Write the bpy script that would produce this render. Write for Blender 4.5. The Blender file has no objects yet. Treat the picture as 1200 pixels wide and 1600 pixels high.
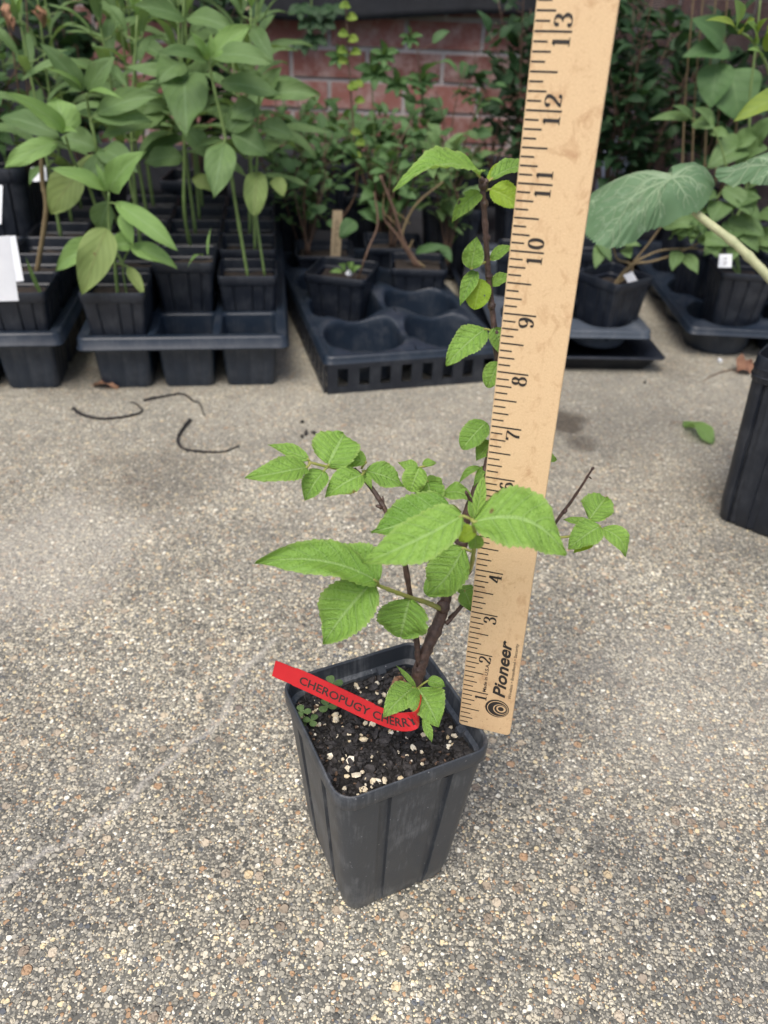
import bpy, math, random
from mathutils import Vector, Matrix, noise
V = Vector
rad = math.radians
SC = bpy.context.scene
COL = SC.collection
IN = 0.0254

# ------------------------------------------------------------------ camera
CH, CP, CR, CF = 0.47716, 0.59852, 0.04423, 1230.28
_s = V((1, 0, 0)); _u = V((0, math.sin(CP), math.cos(CP)))
FW = V((0, math.cos(CP), -math.sin(CP)))
SR = _s * math.cos(CR) + _u * math.sin(CR)
UP = _u * math.cos(CR) - _s * math.sin(CR)
CAM = V((0, 0, CH))
cd = bpy.data.cameras.new('camera')
cam = bpy.data.objects.new('camera', cd); COL.objects.link(cam)
m = Matrix((SR, UP, -FW)).transposed().to_4x4(); m.translation = CAM
cam.matrix_world = m
cd.sensor_fit = 'VERTICAL'; cd.sensor_height = 36; cd.sensor_width = 27
cd.lens = CF / 1600 * 36
cd.clip_start = 0.01; cd.clip_end = 200
cd.dof.use_dof = True; cd.dof.focus_distance = 0.425; cd.dof.aperture_fstop = 9.5
SC.camera = cam
SC.render.resolution_x = 768; SC.render.resolution_y = 1024

# ------------------------------------------------------------------ light
w = bpy.data.worlds.new('World'); SC.world = w; w.use_nodes = True
nt = w.node_tree; bg = nt.nodes['Background']
sky = nt.nodes.new('ShaderNodeTexSky'); sky.sky_type = 'NISHITA'
sky.sun_disc = False; sky.sun_elevation = rad(62); sky.sun_rotation = rad(200)
sky.air_density = 1.0; sky.dust_density = 4.0; sky.ozone_density = 0.6
nt.links.new(sky.outputs[0], bg.inputs[0]); bg.inputs[1].default_value = 0.135
sd = bpy.data.lights.new('sun', 'SUN'); sd.energy = 1.9; sd.angle = rad(34); sd.color = (1, 0.96, 0.9)
sun = bpy.data.objects.new('sun', sd); COL.objects.link(sun)
_el, _az = rad(62), rad(200)   # azimuth clockwise from +Y
sdir = V((math.sin(_az) * math.cos(_el), math.cos(_az) * math.cos(_el), math.sin(_el)))
sun.rotation_euler = sdir.to_track_quat('Z', 'Y').to_euler()
SC.view_settings.view_transform = 'Standard'; SC.view_settings.look = 'None'
SC.view_settings.gamma = 1; SC.view_settings.exposure = 0.42

# ------------------------------------------------------------------ helpers
def PY(px, py, Y):
    d = SR * ((px - 600) / CF) + UP * ((800 - py) / CF) + FW
    return CAM + d * (Y / d.y)
def GZ(px, py, z=0.0):
    d = SR * ((px - 600) / CF) + UP * ((800 - py) / CF) + FW
    return CAM + d * ((z - CH) / d.z)
def pxm(p):                      # metres per photograph pixel at a point
    return (V(p) - CAM).dot(FW) / CF

def tag(o, label=None, cat=None, group=None, kind=None):
    if label: o['label'] = label
    if cat: o['category'] = cat
    if group: o['group'] = group
    if kind: o['kind'] = kind
    return o
def empty(name, loc, label=None, cat=None, group=None, rz=0):
    o = bpy.data.objects.new(name, None); COL.objects.link(o)
    o.empty_display_size = 0.02
    o.location = loc; o.rotation_euler = (0, 0, rz)
    return tag(o, label, cat, group)

class MB:
    """collects geometry, then links it as one mesh object"""
    def __init__(s): s.v = []; s.f = []; s.uv = []; s.r = []; s.mi = []; s.sm = []
    def add(s, vs, fs, uvs=None, r=0.5, mi=0, smooth=True):
        o = len(s.v); s.v += [tuple(p) for p in vs]
        s.uv += uvs if uvs else [(0.5, 0.5)] * len(vs)
        s.r += [r] * len(vs)
        for f in fs:
            s.f.append([i + o for i in f]); s.mi.append(mi); s.sm.append(smooth)
    def box(s, c, sx, sy, sz, rz=0, r=0.5, mi=0, M=None):
        vs = []
        ca, sa = math.cos(rz), math.sin(rz)
        for z in (-.5, .5):
            for x, y in ((-.5, -.5), (.5, -.5), (.5, .5), (-.5, .5)):
                p = V((x * sx, y * sy, z * sz))
                p = M @ p if M else V((p.x * ca - p.y * sa, p.x * sa + p.y * ca, p.z))
                vs.append(p + V(c))
        s.add(vs, [(3, 2, 1, 0), (4, 5, 6, 7), (0, 1, 5, 4), (1, 2, 6, 5), (2, 3, 7, 6), (3, 0, 4, 7)], r=r, mi=mi, smooth=False)
    def tube(s, pts, rads, n=8, r=0.5, mi=0, cap=True, knob=0.0, seed=0):
        rg = random.Random(seed)
        P = [V(p) for p in pts]; N = len(P)
        if not hasattr(rads, '__len__'): rads = [rads] * N
        a = None; vs = []; uvs = []
        for i in range(N):
            t = (P[min(i + 1, N - 1)] - P[max(i - 1, 0)]).normalized()
            if a is None: a = t.orthogonal().normalized()
            a = (a - t * a.dot(t)).normalized(); b = t.cross(a)
            for k in range(n):
                th = 2 * math.pi * k / n; rr = rads[i] * (1 + knob * rg.uniform(-1, 1))
                vs.append(P[i] + (a * math.cos(th) + b * math.sin(th)) * rr); uvs.append((i / max(1, N - 1), k / n))
        fs = [(i * n + k, i * n + (k + 1) % n, (i + 1) * n + (k + 1) % n, (i + 1) * n + k) for i in range(N - 1) for k in range(n)]
        if cap: fs += [tuple(range(n))[::-1], tuple(range((N - 1) * n, N * n))]
        s.add(vs, fs, uvs, r, mi)
    def loft(s, loops, closed=True, mi=0, r=0.5, capend=False, capstart=False, smooth=True):
        n = len(loops[0]); vs = [p for l in loops for p in l]; fs = []
        for i in range(len(loops) - 1):
            for k in range(n if closed else n - 1):
                fs.append((i * n + k, i * n + (k + 1) % n, (i + 1) * n + (k + 1) % n, (i + 1) * n + k))
        if capend: fs.append(tuple(range((len(loops) - 1) * n, len(loops) * n)))
        if capstart: fs.append(tuple(range(n))[::-1])
        s.add(vs, fs, r=r, mi=mi, smooth=smooth)
    def mesh(s, name, mats, off=V((0, 0, 0))):
        me = bpy.data.meshes.new(name)
        me.from_pydata([(p[0] - off.x, p[1] - off.y, p[2] - off.z) for p in s.v], [], s.f)
        if not isinstance(mats, (list, tuple)): mats = [mats]
        for mm in mats: me.materials.append(mm)
        me.polygons.foreach_set('material_index', s.mi); me.polygons.foreach_set('use_smooth', s.sm)
        ul = me.uv_layers.new(name='UVMap')
        vi = [0] * len(me.loops); me.loops.foreach_get('vertex_index', vi)
        fl = []
        for i in vi: fl += s.uv[i]
        ul.data.foreach_set('uv', fl)
        at = me.attributes.new('rnd', 'FLOAT', 'POINT'); at.data.foreach_set('value', s.r)
        me.update(); return me
    def build(s, name, mats, parent=None):
        off = V(parent.location) if parent else V((0, 0, 0))
        if parent and parent.parent: off = off + V(parent.parent.location)
        o = bpy.data.objects.new(name, s.mesh(name, mats, off)); COL.objects.link(o)
        if parent: o.parent = parent
        return o
def bez(pts, n=8):               # catmull-rom
    P = [V(p) for p in pts]; P = [P[0] * 2 - P[1]] + P + [P[-1] * 2 - P[-2]]; out = []
    for i in range(1, len(P) - 2):
        for k in range(n):
            t = k / n; a, b, c, d = P[i - 1], P[i], P[i + 1], P[i + 2]
            out.append(0.5 * ((2 * b) + (c - a) * t + (2 * a - 5 * b + 4 * c - d) * t * t + (3 * b - a - 3 * c + d) * t ** 3))
    out.append(P[-2]); return out

# ------------------------------------------------------------------ materials
class NB:
    def __init__(s, name):
        s.m = bpy.data.materials.new(name); s.m.use_nodes = True; s.t = s.m.node_tree
        s.b = s.t.nodes['Principled BSDF']; s.out = s.t.nodes['Material Output']
    def n(s, typ, **kw):
        nd = s.t.nodes.new('ShaderNode' + typ)
        for k, v in kw.items():
            if k.startswith('i_'): nd.inputs[int(k[2:])].default_value = v
            else: setattr(nd, k, v)
        return nd
    def l(s, a, b): s.t.links.new(a, b)
    def math(s, op, a, b=None, c=None):
        nd = s.n('Math', operation=op)
        for i, x in enumerate((a, b, c)):
            if x is None: continue
            if hasattr(x, 'links'): s.l(x, nd.inputs[i])
            else: nd.inputs[i].default_value = x
        return nd.outputs[0]
    def mix(s, f, a, b, mode='MIX'):
        nd = s.n('Mix', data_type='RGBA', blend_type=mode)
        for i, x in ((0, f), (6, a), (7, b)):
            if hasattr(x, 'links'): s.l(x, nd.inputs[i])
            else: nd.inputs[i].default_value = x if i == 0 else (*x, 1)[:4]
        return nd.outputs[2]
    def ramp(s, f, stops):
        nd = s.n('ValToRGB'); cr = nd.color_ramp
        while len(cr.elements) < len(stops): cr.elements.new(0.5)
        for e, (p, c) in zip(cr.elements, stops):
            e.position = p; e.color = (*c, 1) if len(c) == 3 else c
        s.l(f, nd.inputs[0]); return nd.outputs[0]
    def noise(s, co, scale, detail=3, rough=0.5, dist=0.0):
        nd = s.n('TexNoise'); nd.inputs['Scale'].default_value = scale; nd.inputs['Detail'].default_value = detail
        nd.inputs['Roughness'].default_value = rough; nd.inputs['Distortion'].default_value = dist
        if co is not None: s.l(co, nd.inputs['Vector'])
        return nd.outputs[0]
    def bump(s, h, strength, dist, prev=None):
        nd = s.n('Bump'); nd.inputs['Strength'].default_value = strength; nd.inputs['Distance'].default_value = dist
        s.l(h, nd.inputs['Height'])
        if prev is not None: s.l(prev, nd.inputs['Normal'])
        return nd.outputs[0]
def co_obj(b): return b.n('TexCoord').outputs['Object']
def co_pos(b): return b.n('NewGeometry').outputs['Position']

def mat_leaf(name, dark, light, vein, nv=8.0, vstr=0.6, rough=0.5, trans=0.35, spot=0.0, slant=0.22, edge=None, bump=0.5):
    b = NB(name); uv = b.n('UVMap'); uv.uv_map = 'UVMap'
    sp = b.n('SeparateXYZ'); b.l(uv.outputs[0], sp.inputs[0]); u, v = sp.outputs[0], sp.outputs[1]
    vm = b.math('ABSOLUTE', b.math('MULTIPLY_ADD', v, 2.0, -1.0))
    ph = b.math('MULTIPLY', b.math('SUBTRACT', u, b.math('MULTIPLY', vm, slant)), nv)
    tri = b.math('ABSOLUTE', b.math('SUBTRACT', b.math('FRACT', ph), 0.5))       # 0.5 on the vein, 0 between
    line = b.n('MapRange', interpolation_type='SMOOTHSTEP'); b.l(tri, line.inputs[0])
    line.inputs[1].default_value = 0.40; line.inputs[2].default_value = 0.5
    mid = b.n('MapRange', interpolation_type='SMOOTHSTEP'); b.l(vm, mid.inputs[0])
    mid.inputs[1].default_value = 0.09; mid.inputs[2].default_value = 0.02
    veins = b.math('MAXIMUM', b.math('MULTIPLY', line.outputs[0], 0.6), mid.outputs[0])
    at = b.n('Attribute', attribute_name='rnd').outputs['Fac']
    n1 = b.noise(co_obj(b), 45, 3); 
    vo = b.n('TexVoronoi', feature='DISTANCE_TO_EDGE'); b.l(co_obj(b), vo.inputs['Vector']); vo.inputs['Scale'].default_value = 700
    f = b.math('ADD', b.math('MULTIPLY', at, 0.65), b.math('MULTIPLY', n1, 0.4))
    c = b.mix(f, dark, light)
    c0 = c
    ret = b.n('MapRange'); b.l(vo.outputs['Distance'], ret.inputs[0]); ret.inputs[1].default_value = 0.10; ret.inputs[2].default_value = 0.0
    if bump > 0.55: c = b.mix(b.math('MULTIPLY', ret.outputs[0], 0.16), c, vein)
    sh = b.n('MapRange', interpolation_type='SMOOTHSTEP'); b.l(tri, sh.inputs[0]); sh.inputs[1].default_value = 0.18; sh.inputs[2].default_value = 0.42
    c = b.mix(b.math('MULTIPLY', sh.outputs[0], 0.22), c, b.mix(0.5, dark, (dark[0] * .6, dark[1] * .7, dark[2] * .6)))
    if edge:
        eg = b.n('MapRange', interpolation_type='SMOOTHSTEP'); b.l(vm, eg.inputs[0]); eg.inputs[1].default_value = 0.8; eg.inputs[2].default_value = 1.0
        c = b.mix(b.math('MULTIPLY', eg.outputs[0], 0.5), c, edge)
    c = b.mix(b.math('MULTIPLY', veins, vstr), c, vein)
    if spot > 0:
        s1 = b.noise(co_obj(b), 60, 3, 0.6)
        k = b.n('MapRange', interpolation_type='SMOOTHSTEP'); b.l(s1, k.inputs[0]); k.inputs[1].default_value = 0.70; k.inputs[2].default_value = 0.74
        c = b.mix(b.math('MULTIPLY', k.outputs[0], spot), c, (0.13, 0.055, 0.025))
    b.l(c, b.b.inputs['Base Color']); b.b.inputs['Roughness'].default_value = rough
    b.b.inputs['Specular IOR Level'].default_value = 0.35
    hgt = b.math('ADD', b.math('ADD', b.math('MULTIPLY', veins, -0.6), b.math('MULTIPLY', sh.outputs[0], -0.35)), b.math('MULTIPLY', vo.outputs['Distance'], 1.0))
    nb = b.bump(hgt, bump, 0.0009)
    b.l(nb, b.b.inputs['Normal'])
    tr = b.n('BsdfTranslucent'); b.l(b.mix(0.5, c, (light[0] * 1.5, light[1] * 1.4, light[2] * 0.6)), tr.inputs[0])
    mx = b.n('MixShader'); mx.inputs[0].default_value = trans
    b.l(b.b.outputs[0], mx.inputs[1]); b.l(tr.outputs[0], mx.inputs[2]); b.l(mx.outputs[0], b.out.inputs[0])
    return b.m
def mat_simple(name, c1, c2=None, rough=0.5, scale=60, bumps=0.0, bscale=200, spec=0.5, bdist=0.001):
    b = NB(name); co = co_obj(b)
    n1 = b.noise(co, scale, 4, 0.6)
    at = b.n('Attribute', attribute_name='rnd').outputs['Fac']
    f = b.ramp(b.math('ADD', b.math('MULTIPLY', n1, 0.7), b.math('MULTIPLY', at, 0.3)), [(0.3, (0, 0, 0)), (0.7, (1, 1, 1))])
    b.l(b.mix(f, c1, c2 or c1), b.b.inputs['Base Color'])
    b.b.inputs['Roughness'].default_value = rough; b.b.inputs['Specular IOR Level'].default_value = spec
    if bumps: b.l(b.bump(b.noise(co, bscale, 4, 0.6), bumps, bdist), b.b.inputs['Normal'])
    return b.m
def mat_plastic(name, c, rough=0.42, scuff=0.4, dust=(0.30, 0.31, 0.32)):
    b = NB(name); co = co_obj(b)
    n1 = b.noise(co, 35, 5, 0.65)
    mp = b.n('Mapping'); mp.inputs['Scale'].default_value = (500, 500, 40); b.l(co, mp.inputs[0])
    n2 = b.noise(mp.outputs[0], 1, 3, 0.7); n3 = b.noise(co, 900, 2, 0.5)
    vo = b.n('TexVoronoi'); b.l(co, vo.inputs['Vector']); vo.inputs['Scale'].default_value = 260; vo.inputs['Randomness'].default_value = 1
    speck = b.n('MapRange'); b.l(vo.outputs['Distance'], speck.inputs[0]); speck.inputs[1].default_value = 0.13; speck.inputs[2].default_value = 0.07
    scl = b.n('SeparateColor'); b.l(vo.outputs['Color'], scl.inputs[0]); vsel = b.math('GREATER_THAN', scl.outputs[0], 0.86)
    spk = b.math('MULTIPLY', speck.outputs[0], vsel)
    sc = b.ramp(b.math('MULTIPLY', n1, b.math('ADD', n2, 0.35)), [(0.40, (0, 0, 0)), (0.62, (1, 1, 1))])
    f = b.math('MULTIPLY', b.math('MAXIMUM', b.math('MULTIPLY', sc, 0.38), spk), scuff)
    base = b.mix(n1, c, tuple(x * 1.35 for x in c))
    b.l(b.mix(f, base, dust), b.b.inputs['Base Color'])
    b.l(b.math('MULTIPLY_ADD', n1, 0.25, rough - 0.1), b.b.inputs['Roughness'])
    b.l(b.bump(b.math('ADD', n3, n1), 0.12, 0.0004), b.b.inputs['Normal'])
    return b.m

M = {}
M['pot_grey'] = mat_plastic('pot_grey', (0.030, 0.035, 0.043), 0.40, 0.75)
M['black'] = mat_plastic('black_plastic', (0.007, 0.010, 0.017), 0.42, 0.35, (0.16, 0.17, 0.18))
M['tray'] = mat_plastic('tray_plastic', (0.010, 0.017, 0.029), 0.38, 0.35, (0.2, 0.2, 0.2))
M['tray_grey'] = mat_plastic('grey_tray_plastic', (0.050, 0.062, 0.080), 0.42, 0.4, (0.3, 0.3, 0.3))
M['cherry'] = mat_leaf('cherry_leaf', (0.115, 0.265, 0.038), (0.30, 0.50, 0.095), (0.40, 0.58, 0.24), 7, 0.5, 0.5, 0.3, 0.9, edge=(0.34, 0.47, 0.14), bump=0.9)
M['cherry_young'] = mat_leaf('young_cherry_leaf', (0.22, 0.38, 0.03), (0.38, 0.55, 0.06), (0.5, 0.7, 0.2), 7, 0.35, 0.5, 0.4, 0.5, bump=0.6)
M['lance'] = mat_leaf('lance_leaf', (0.080, 0.150, 0.052), (0.180, 0.290, 0.105), (0.24, 0.36, 0.18), 5, 0.45, 0.55, 0.3, 0.3, 0.5)
M['lance_hi'] = mat_leaf('lance_leaf_pale', (0.16, 0.29, 0.080), (0.26, 0.42, 0.13), (0.32, 0.46, 0.22), 5, 0.4, 0.55, 0.35, 0.3, 0.5)
M['lance_old'] = mat_leaf('lance_leaf_old', (0.15, 0.23, 0.07), (0.28, 0.36, 0.12), (0.16, 0.15, 0.06), 5, 0.3, 0.6, 0.3, 0.9, 0.5)
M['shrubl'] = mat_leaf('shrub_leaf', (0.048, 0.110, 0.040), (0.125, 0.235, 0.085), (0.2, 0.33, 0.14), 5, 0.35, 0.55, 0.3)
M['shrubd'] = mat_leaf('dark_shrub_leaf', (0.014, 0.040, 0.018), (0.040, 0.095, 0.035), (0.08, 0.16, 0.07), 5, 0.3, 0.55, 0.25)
M['shruby'] = mat_leaf('yellow_shrub_leaf', (0.15, 0.27, 0.04), (0.30, 0.40, 0.08), (0.35, 0.45, 0.2), 5, 0.3, 0.55, 0.4, 0.5)
M['twig'] = mat_simple('cherry_bark', (0.022, 0.012, 0.010), (0.12, 0.070, 0.055), 0.45, 260, 0.9, 450)
M['twig_mid'] = mat_simple('brown_bark', (0.075, 0.042, 0.028), (0.17, 0.105, 0.07), 0.65, 200, 0.5, 400)
M['stalk_y'] = mat_simple('yellow_stalk', (0.20, 0.26, 0.05), (0.34, 0.32, 0.09), 0.5, 120)
M['stem_g'] = mat_simple('green_stem', (0.10, 0.17, 0.045), (0.19, 0.27, 0.09), 0.6, 60)
M['stem_b'] = mat_simple('brown_stem', (0.12, 0.08, 0.04), (0.23, 0.18, 0.09), 0.7, 60)
M['red'] = mat_simple('red_plastic', (0.43, 0.010, 0.017), (0.54, 0.018, 0.024), 0.30, 50, 0.05, 300)
M['ink'] = mat_simple('black_ink', (0.010, 0.009, 0.009), (0.03, 0.024, 0.02), 0.6, 900)
M['white'] = mat_simple('white_plastic', (0.62, 0.64, 0.68), (0.75, 0.77, 0.8), 0.4, 30)
M['wood_tag'] = mat_simple('wood_tag', (0.38, 0.28, 0.17), (0.5, 0.4, 0.26), 0.7, 200)
M['cloth'] = mat_simple('black_cloth', (0.008, 0.009, 0.012), (0.02, 0.022, 0.028), 0.85, 30, 0.5, 900)
M['metal'] = mat_simple('brass', (0.35, 0.28, 0.16), (0.5, 0.42, 0.26), 0.4)
M['blue'] = mat_simple('pale_blue_plastic', (0.32, 0.38, 0.55), (0.55, 0.6, 0.75), 0.5, 20)
M['dead'] = mat_simple('dead_leaf', (0.16, 0.075, 0.045), (0.34, 0.19, 0.11), 0.8, 80)
M['debris'] = mat_simple('dark_debris', (0.012, 0.010, 0.012), (0.03, 0.026, 0.024), 0.8, 200, 0.5, 500)
M['soil_dark'] = mat_simple('dark_soil', (0.012, 0.009, 0.007), (0.04, 0.028, 0.02), 0.9, 150, 1.0, 300, bdist=0.002)

def mat_soil():
    b = NB('potting_soil'); co = co_obj(b)
    vo = b.n('TexVoronoi'); b.l(co, vo.inputs['Vector']); vo.inputs['Scale'].default_value = 330
    n1 = b.noise(co, 260, 4, 0.65)
    c = b.ramp(n1, [(0.3, (0.004, 0.004, 0.004)), (0.6, (0.014, 0.012, 0.011)), (0.75, (0.045, 0.035, 0.028))])
    b.l(c, b.b.inputs['Base Color']); b.b.inputs['Roughness'].default_value = 0.8
    b.l(b.bump(b.math('ADD', vo.outputs['Distance'], n1), 1.0, 0.003), b.b.inputs['Normal'])
    return b.m
M['soil'] = mat_soil()
M['chip'] = mat_simple('bark_chip', (0.006, 0.006, 0.007), (0.055, 0.050, 0.050), 0.75, 300, 0.6, 500)
M['chipb'] = mat_simple('brown_chip', (0.09, 0.055, 0.035), (0.2, 0.13, 0.09), 0.8, 300, 0.4, 500)
M['perlite'] = mat_simple('perlite', (0.62, 0.50, 0.30), (0.85, 0.80, 0.68), 0.8, 200, 0.4, 700)

def mat_wood():
    b = NB('ruler_wood'); uv = b.n('UVMap'); uv.uv_map = 'UVMap'
    def m_(sc):
        mp = b.n('Mapping'); mp.inputs['Scale'].default_value = sc; b.l(uv.outputs[0], mp.inputs[0]); return mp.outputs[0]
    g = b.noise(m_((26, 1.6, 1)), 1, 4, 0.6); fine = b.noise(m_((90, 30, 1)), 1, 4, 0.8); big = b.noise(m_((2.2, 1.7, 1)), 1, 3, 0.6)
    c = b.mix(g, (0.54, 0.365, 0.195), (0.64, 0.45, 0.26))
    c = b.mix(b.ramp(fine, [(0.35, (0, 0, 0)), (0.7, (1, 1, 1))]), c, (0.76, 0.57, 0.35))
    st = b.ramp(b.noise(m_((3.2, 2.3, 1)), 1, 6, 0.7, 0.6), [(0.53, (0, 0, 0)), (0.70, (1, 1, 1))])
    c = b.mix(b.math('MULTIPLY', st, 0.55), c, (0.36, 0.17, 0.075))
    st2 = b.ramp(b.noise(m_((14, 10, 1)), 1, 5, 0.75), [(0.58, (0, 0, 0)), (0.70, (1, 1, 1))])
    # stains thicken towards the zero end; its shading is also put into the colour
    sp = b.n('SeparateXYZ'); b.l(uv.outputs[0], sp.inputs[0])
    low = b.n('MapRange'); b.l(sp.outputs[1], low.inputs[0]); low.inputs[1].default_value = 6.0; low.inputs[2].default_value = 0.0
    c = b.mix(b.math('MULTIPLY', st2, b.math('MULTIPLY_ADD', low.outputs[0], 0.6, 0.25)), c, (0.25, 0.09, 0.05))
    c = b.mix(b.math('MULTIPLY', low.outputs[0], b.math('MULTIPLY', big, 0.75)), c, (0.47, 0.31, 0.17))
    b.l(c, b.b.inputs['Base Color']); b.b.inputs['Roughness'].default_value = 0.5
    b.b.inputs['Specular IOR Level'].default_value = 0.3
    b.l(b.bump(b.math('ADD', g, fine), 0.25, 0.0003), b.b.inputs['Normal'])
    return b.m
M['wood'] = mat_wood()

def mat_ground():
    b = NB('exposed_aggregate'); co = co_pos(b)
    dn = b.n('TexNoise'); dn.inputs['Scale'].default_value = 300; dn.inputs['Detail'].default_value = 2; b.l(co, dn.inputs['Vector'])
    off = b.n('VectorMath', operation='MULTIPLY_ADD'); b.l(dn.outputs['Color'], off.inputs[0])
    off.inputs[1].default_value = (0.0024, 0.0024, 0.0024); b.l(co, off.inputs[2])
    def vor(scale, feat='F1'):
        v_ = b.n('TexVoronoi', feature=feat, voronoi_dimensions='2D'); b.l(off.outputs[0], v_.inputs['Vector']); v_.inputs['Scale'].default_value = scale; return v_
    stops = [(0.0, (0.10, 0.10, 0.095)), (0.12, (0.20, 0.195, 0.18)), (0.30, (0.29, 0.275, 0.24)), (0.48, (0.37, 0.35, 0.31)), (0.64, (0.50, 0.46, 0.38)),
             (0.78, (0.38, 0.25, 0.16)), (0.83, (0.58, 0.54, 0.46)), (0.89, (0.66, 0.56, 0.38)), (0.93, (0.74, 0.72, 0.66)), (0.97, (0.12, 0.13, 0.15))]
    def layer(scale):
        v_ = vor(scale); sc = b.n('SeparateColor'); b.l(v_.outputs['Color'], sc.inputs[0])
        r_ = b.ramp(sc.outputs[0], stops); r_.node.color_ramp.interpolation = 'CONSTANT'
        return r_, v_.outputs['Distance'], sc.outputs[1], sc.outputs[2]
    c0, d0, s0, _ = layer(760)      # sand grains
    c1, d1, s1, _ = layer(400)      # fine grit about 2.5 mm
    c2, d2, s2, _ = layer(230)      # stones about 4 mm
    c3, d3, s3, _ = layer(95)       # few large stones
    mort = b.mix(b.noise(co, 900, 2), (0.055, 0.054, 0.049), (0.17, 0.166, 0.153))
    def mask(d, r0, r1):
        k = b.n('MapRange', interpolation_type='SMOOTHSTEP'); b.l(d, k.inputs[0]); k.inputs[1].default_value = r1; k.inputs[2].default_value = r0; return k.outputs[0]
    m0 = b.math('MULTIPLY', mask(d0, 0.35, 0.5), b.math('GREATER_THAN', s0, 0.25))
    m1 = b.math('MULTIPLY', mask(d1, 0.36, 0.50), b.math('GREATER_THAN', s1, 0.35))
    m2 = b.math('MULTIPLY', mask(d2, 0.34, 0.44), b.math('GREATER_THAN', s2, 0.66))
    m3 = b.math('MULTIPLY', mask(d3, 0.26, 0.32), b.math('GREATER_THAN', s3, 0.92))
    c = b.mix(m0, mort, c0); c = b.mix(m1, c, c1); c = b.mix(m2, c, c2); c = b.mix(m3, c, b.mix(0.35, c3, (0.36, 0.24, 0.16)))
    # large tone patches, slightly warmer and cleaner far off by the trays
    pt = b.noise(co, 5.5, 5, 0.6, 0.4)
    c = b.mix(1.0, c, b.ramp(pt, [(0.3, (0.86, 0.87, 0.85)), (0.5, (1.19, 1.18, 1.10)), (0.7, (1.54, 1.53, 1.42))]), 'MULTIPLY')
    pt2 = b.noise(co, 28, 4, 0.7)
    c = b.mix(1.0, c, b.ramp(pt2, [(0.3, (0.80, 0.80, 0.80)), (0.65, (1.16, 1.15, 1.12))]), 'MULTIPLY')
    # cement paste showing in smeared patches
    sm = b.ramp(b.noise(co, 9, 5, 0.7, 0.5), [(0.56, (0, 0, 0)), (0.74, (1, 1, 1))])
    c = b.mix(b.math('MULTIPLY', sm, 0.35), c, (0.42, 0.40, 0.355))
    # paste-covered, finer and warmer surface towards the trays, and one worn light patch
    spz = b.n('SeparateXYZ'); b.l(co, spz.inputs[0])
    yy = b.math('ADD', spz.outputs[1], b.math('MULTIPLY', b.math('SUBTRACT', b.noise(co, 6, 4, 0.6), 0.5), 0.5))
    far = b.n('MapRange', interpolation_type='SMOOTHSTEP'); b.l(yy, far.inputs[0]); far.inputs[1].default_value = 0.45; far.inputs[2].default_value = 1.05
    paste = b.mix(b.ramp(b.noise(co, 420, 3, 0.7), [(0.38, (0, 0, 0)), (0.62, (1, 1, 1))]), (0.24, 0.22, 0.175), (0.52, 0.49, 0.41))
    c = b.mix(b.math('MULTIPLY', far.outputs[0], 0.45), c, paste)
    for (cx, cy, r0, am) in [(-.33, .60, .13, .4), (.25, .45, .14, .25), (.30, .18, .12, .2)]:
        vd = b.n('VectorMath', operation='DISTANCE'); b.l(co, vd.inputs[0]); vd.inputs[1].default_value = (cx, cy, 0)
        dd = b.math('ADD', vd.outputs['Value'], b.math('MULTIPLY', b.math('SUBTRACT', b.noise(co, 14, 5, 0.7), 0.5), .22))
        kq = b.n('MapRange', interpolation_type='SMOOTHSTEP'); b.l(dd, kq.inputs[0]); kq.inputs[1].default_value = r0; kq.inputs[2].default_value = r0 * .3
        c = b.mix(b.math('MULTIPLY', kq.outputs[0], am), c, b.mix(0.4, paste, (0.55, 0.53, 0.49)))
    # mineral-stained crack: distance to a wandering polyline
    sx = b.n('SeparateXYZ'); b.l(co, sx.inputs[0]); X, Yc = sx.outputs[0], sx.outputs[1]
    wob = b.math('MULTIPLY', b.math('SUBTRACT', b.noise(co, 22, 4, 0.7), 0.5), 0.05)
    pts = CRACK; dist = None
    for (x0, y0), (x1, y1) in zip(pts[:-1], pts[1:]):
        dx, dy = x1 - x0, y1 - y0; L = math.hypot(dx, dy)
        rx = b.math('SUBTRACT', X, x0); ry = b.math('ADD', b.math('SUBTRACT', Yc, y0), wob)
        t = b.n('Clamp'); b.l(b.math('DIVIDE', b.math('ADD', b.math('MULTIPLY', rx, dx), b.math('MULTIPLY', ry, dy)), L * L), t.inputs[0])
        ex = b.math('SUBTRACT', rx, b.math('MULTIPLY', t.outputs[0], dx)); ey = b.math('SUBTRACT', ry, b.math('MULTIPLY', t.outputs[0], dy))
        dd = b.math('SQRT', b.math('ADD', b.math('MULTIPLY', ex, ex), b.math('MULTIPLY', ey, ey)))
        dist = dd if dist is None else b.math('MINIMUM', dist, dd)
    wid = b.math('MULTIPLY_ADD', b.noise(co, 38, 5, 0.8), 0.021, -0.0068)
    k = b.math('SUBTRACT', 1.0, b.math('DIVIDE', dist, wid)); kk = b.n('Clamp'); b.l(k, kk.inputs[0])
    c = b.mix(b.math('MULTIPLY', b.math('MULTIPLY', kk.outputs[0], b.noise(co, 260, 3, 0.7)), 0.95), c, (0.58, 0.55, 0.49))
    # damp stains
    for (cx, cy, r0, amt) in STAINS:
        ex = b.math('SUBTRACT', X, cx); ey = b.math('SUBTRACT', Yc, cy)
        dd = b.math('SQRT', b.math('ADD', b.math('MULTIPLY', ex, ex), b.math('MULTIPLY', ey, ey)))
        dd = b.math('ADD', dd, b.math('MULTIPLY', b.math('SUBTRACT', b.noise(co, 30, 4, 0.6), 0.5), r0 * 1.3))
        kq = b.n('MapRange', interpolation_type='SMOOTHSTEP'); b.l(dd, kq.inputs[0]); kq.inputs[1].default_value = r0; kq.inputs[2].default_value = r0 * 0.4
        c = b.mix(b.math('MULTIPLY', kq.outputs[0], amt), c, (0.055, 0.040, 0.028))
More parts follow.
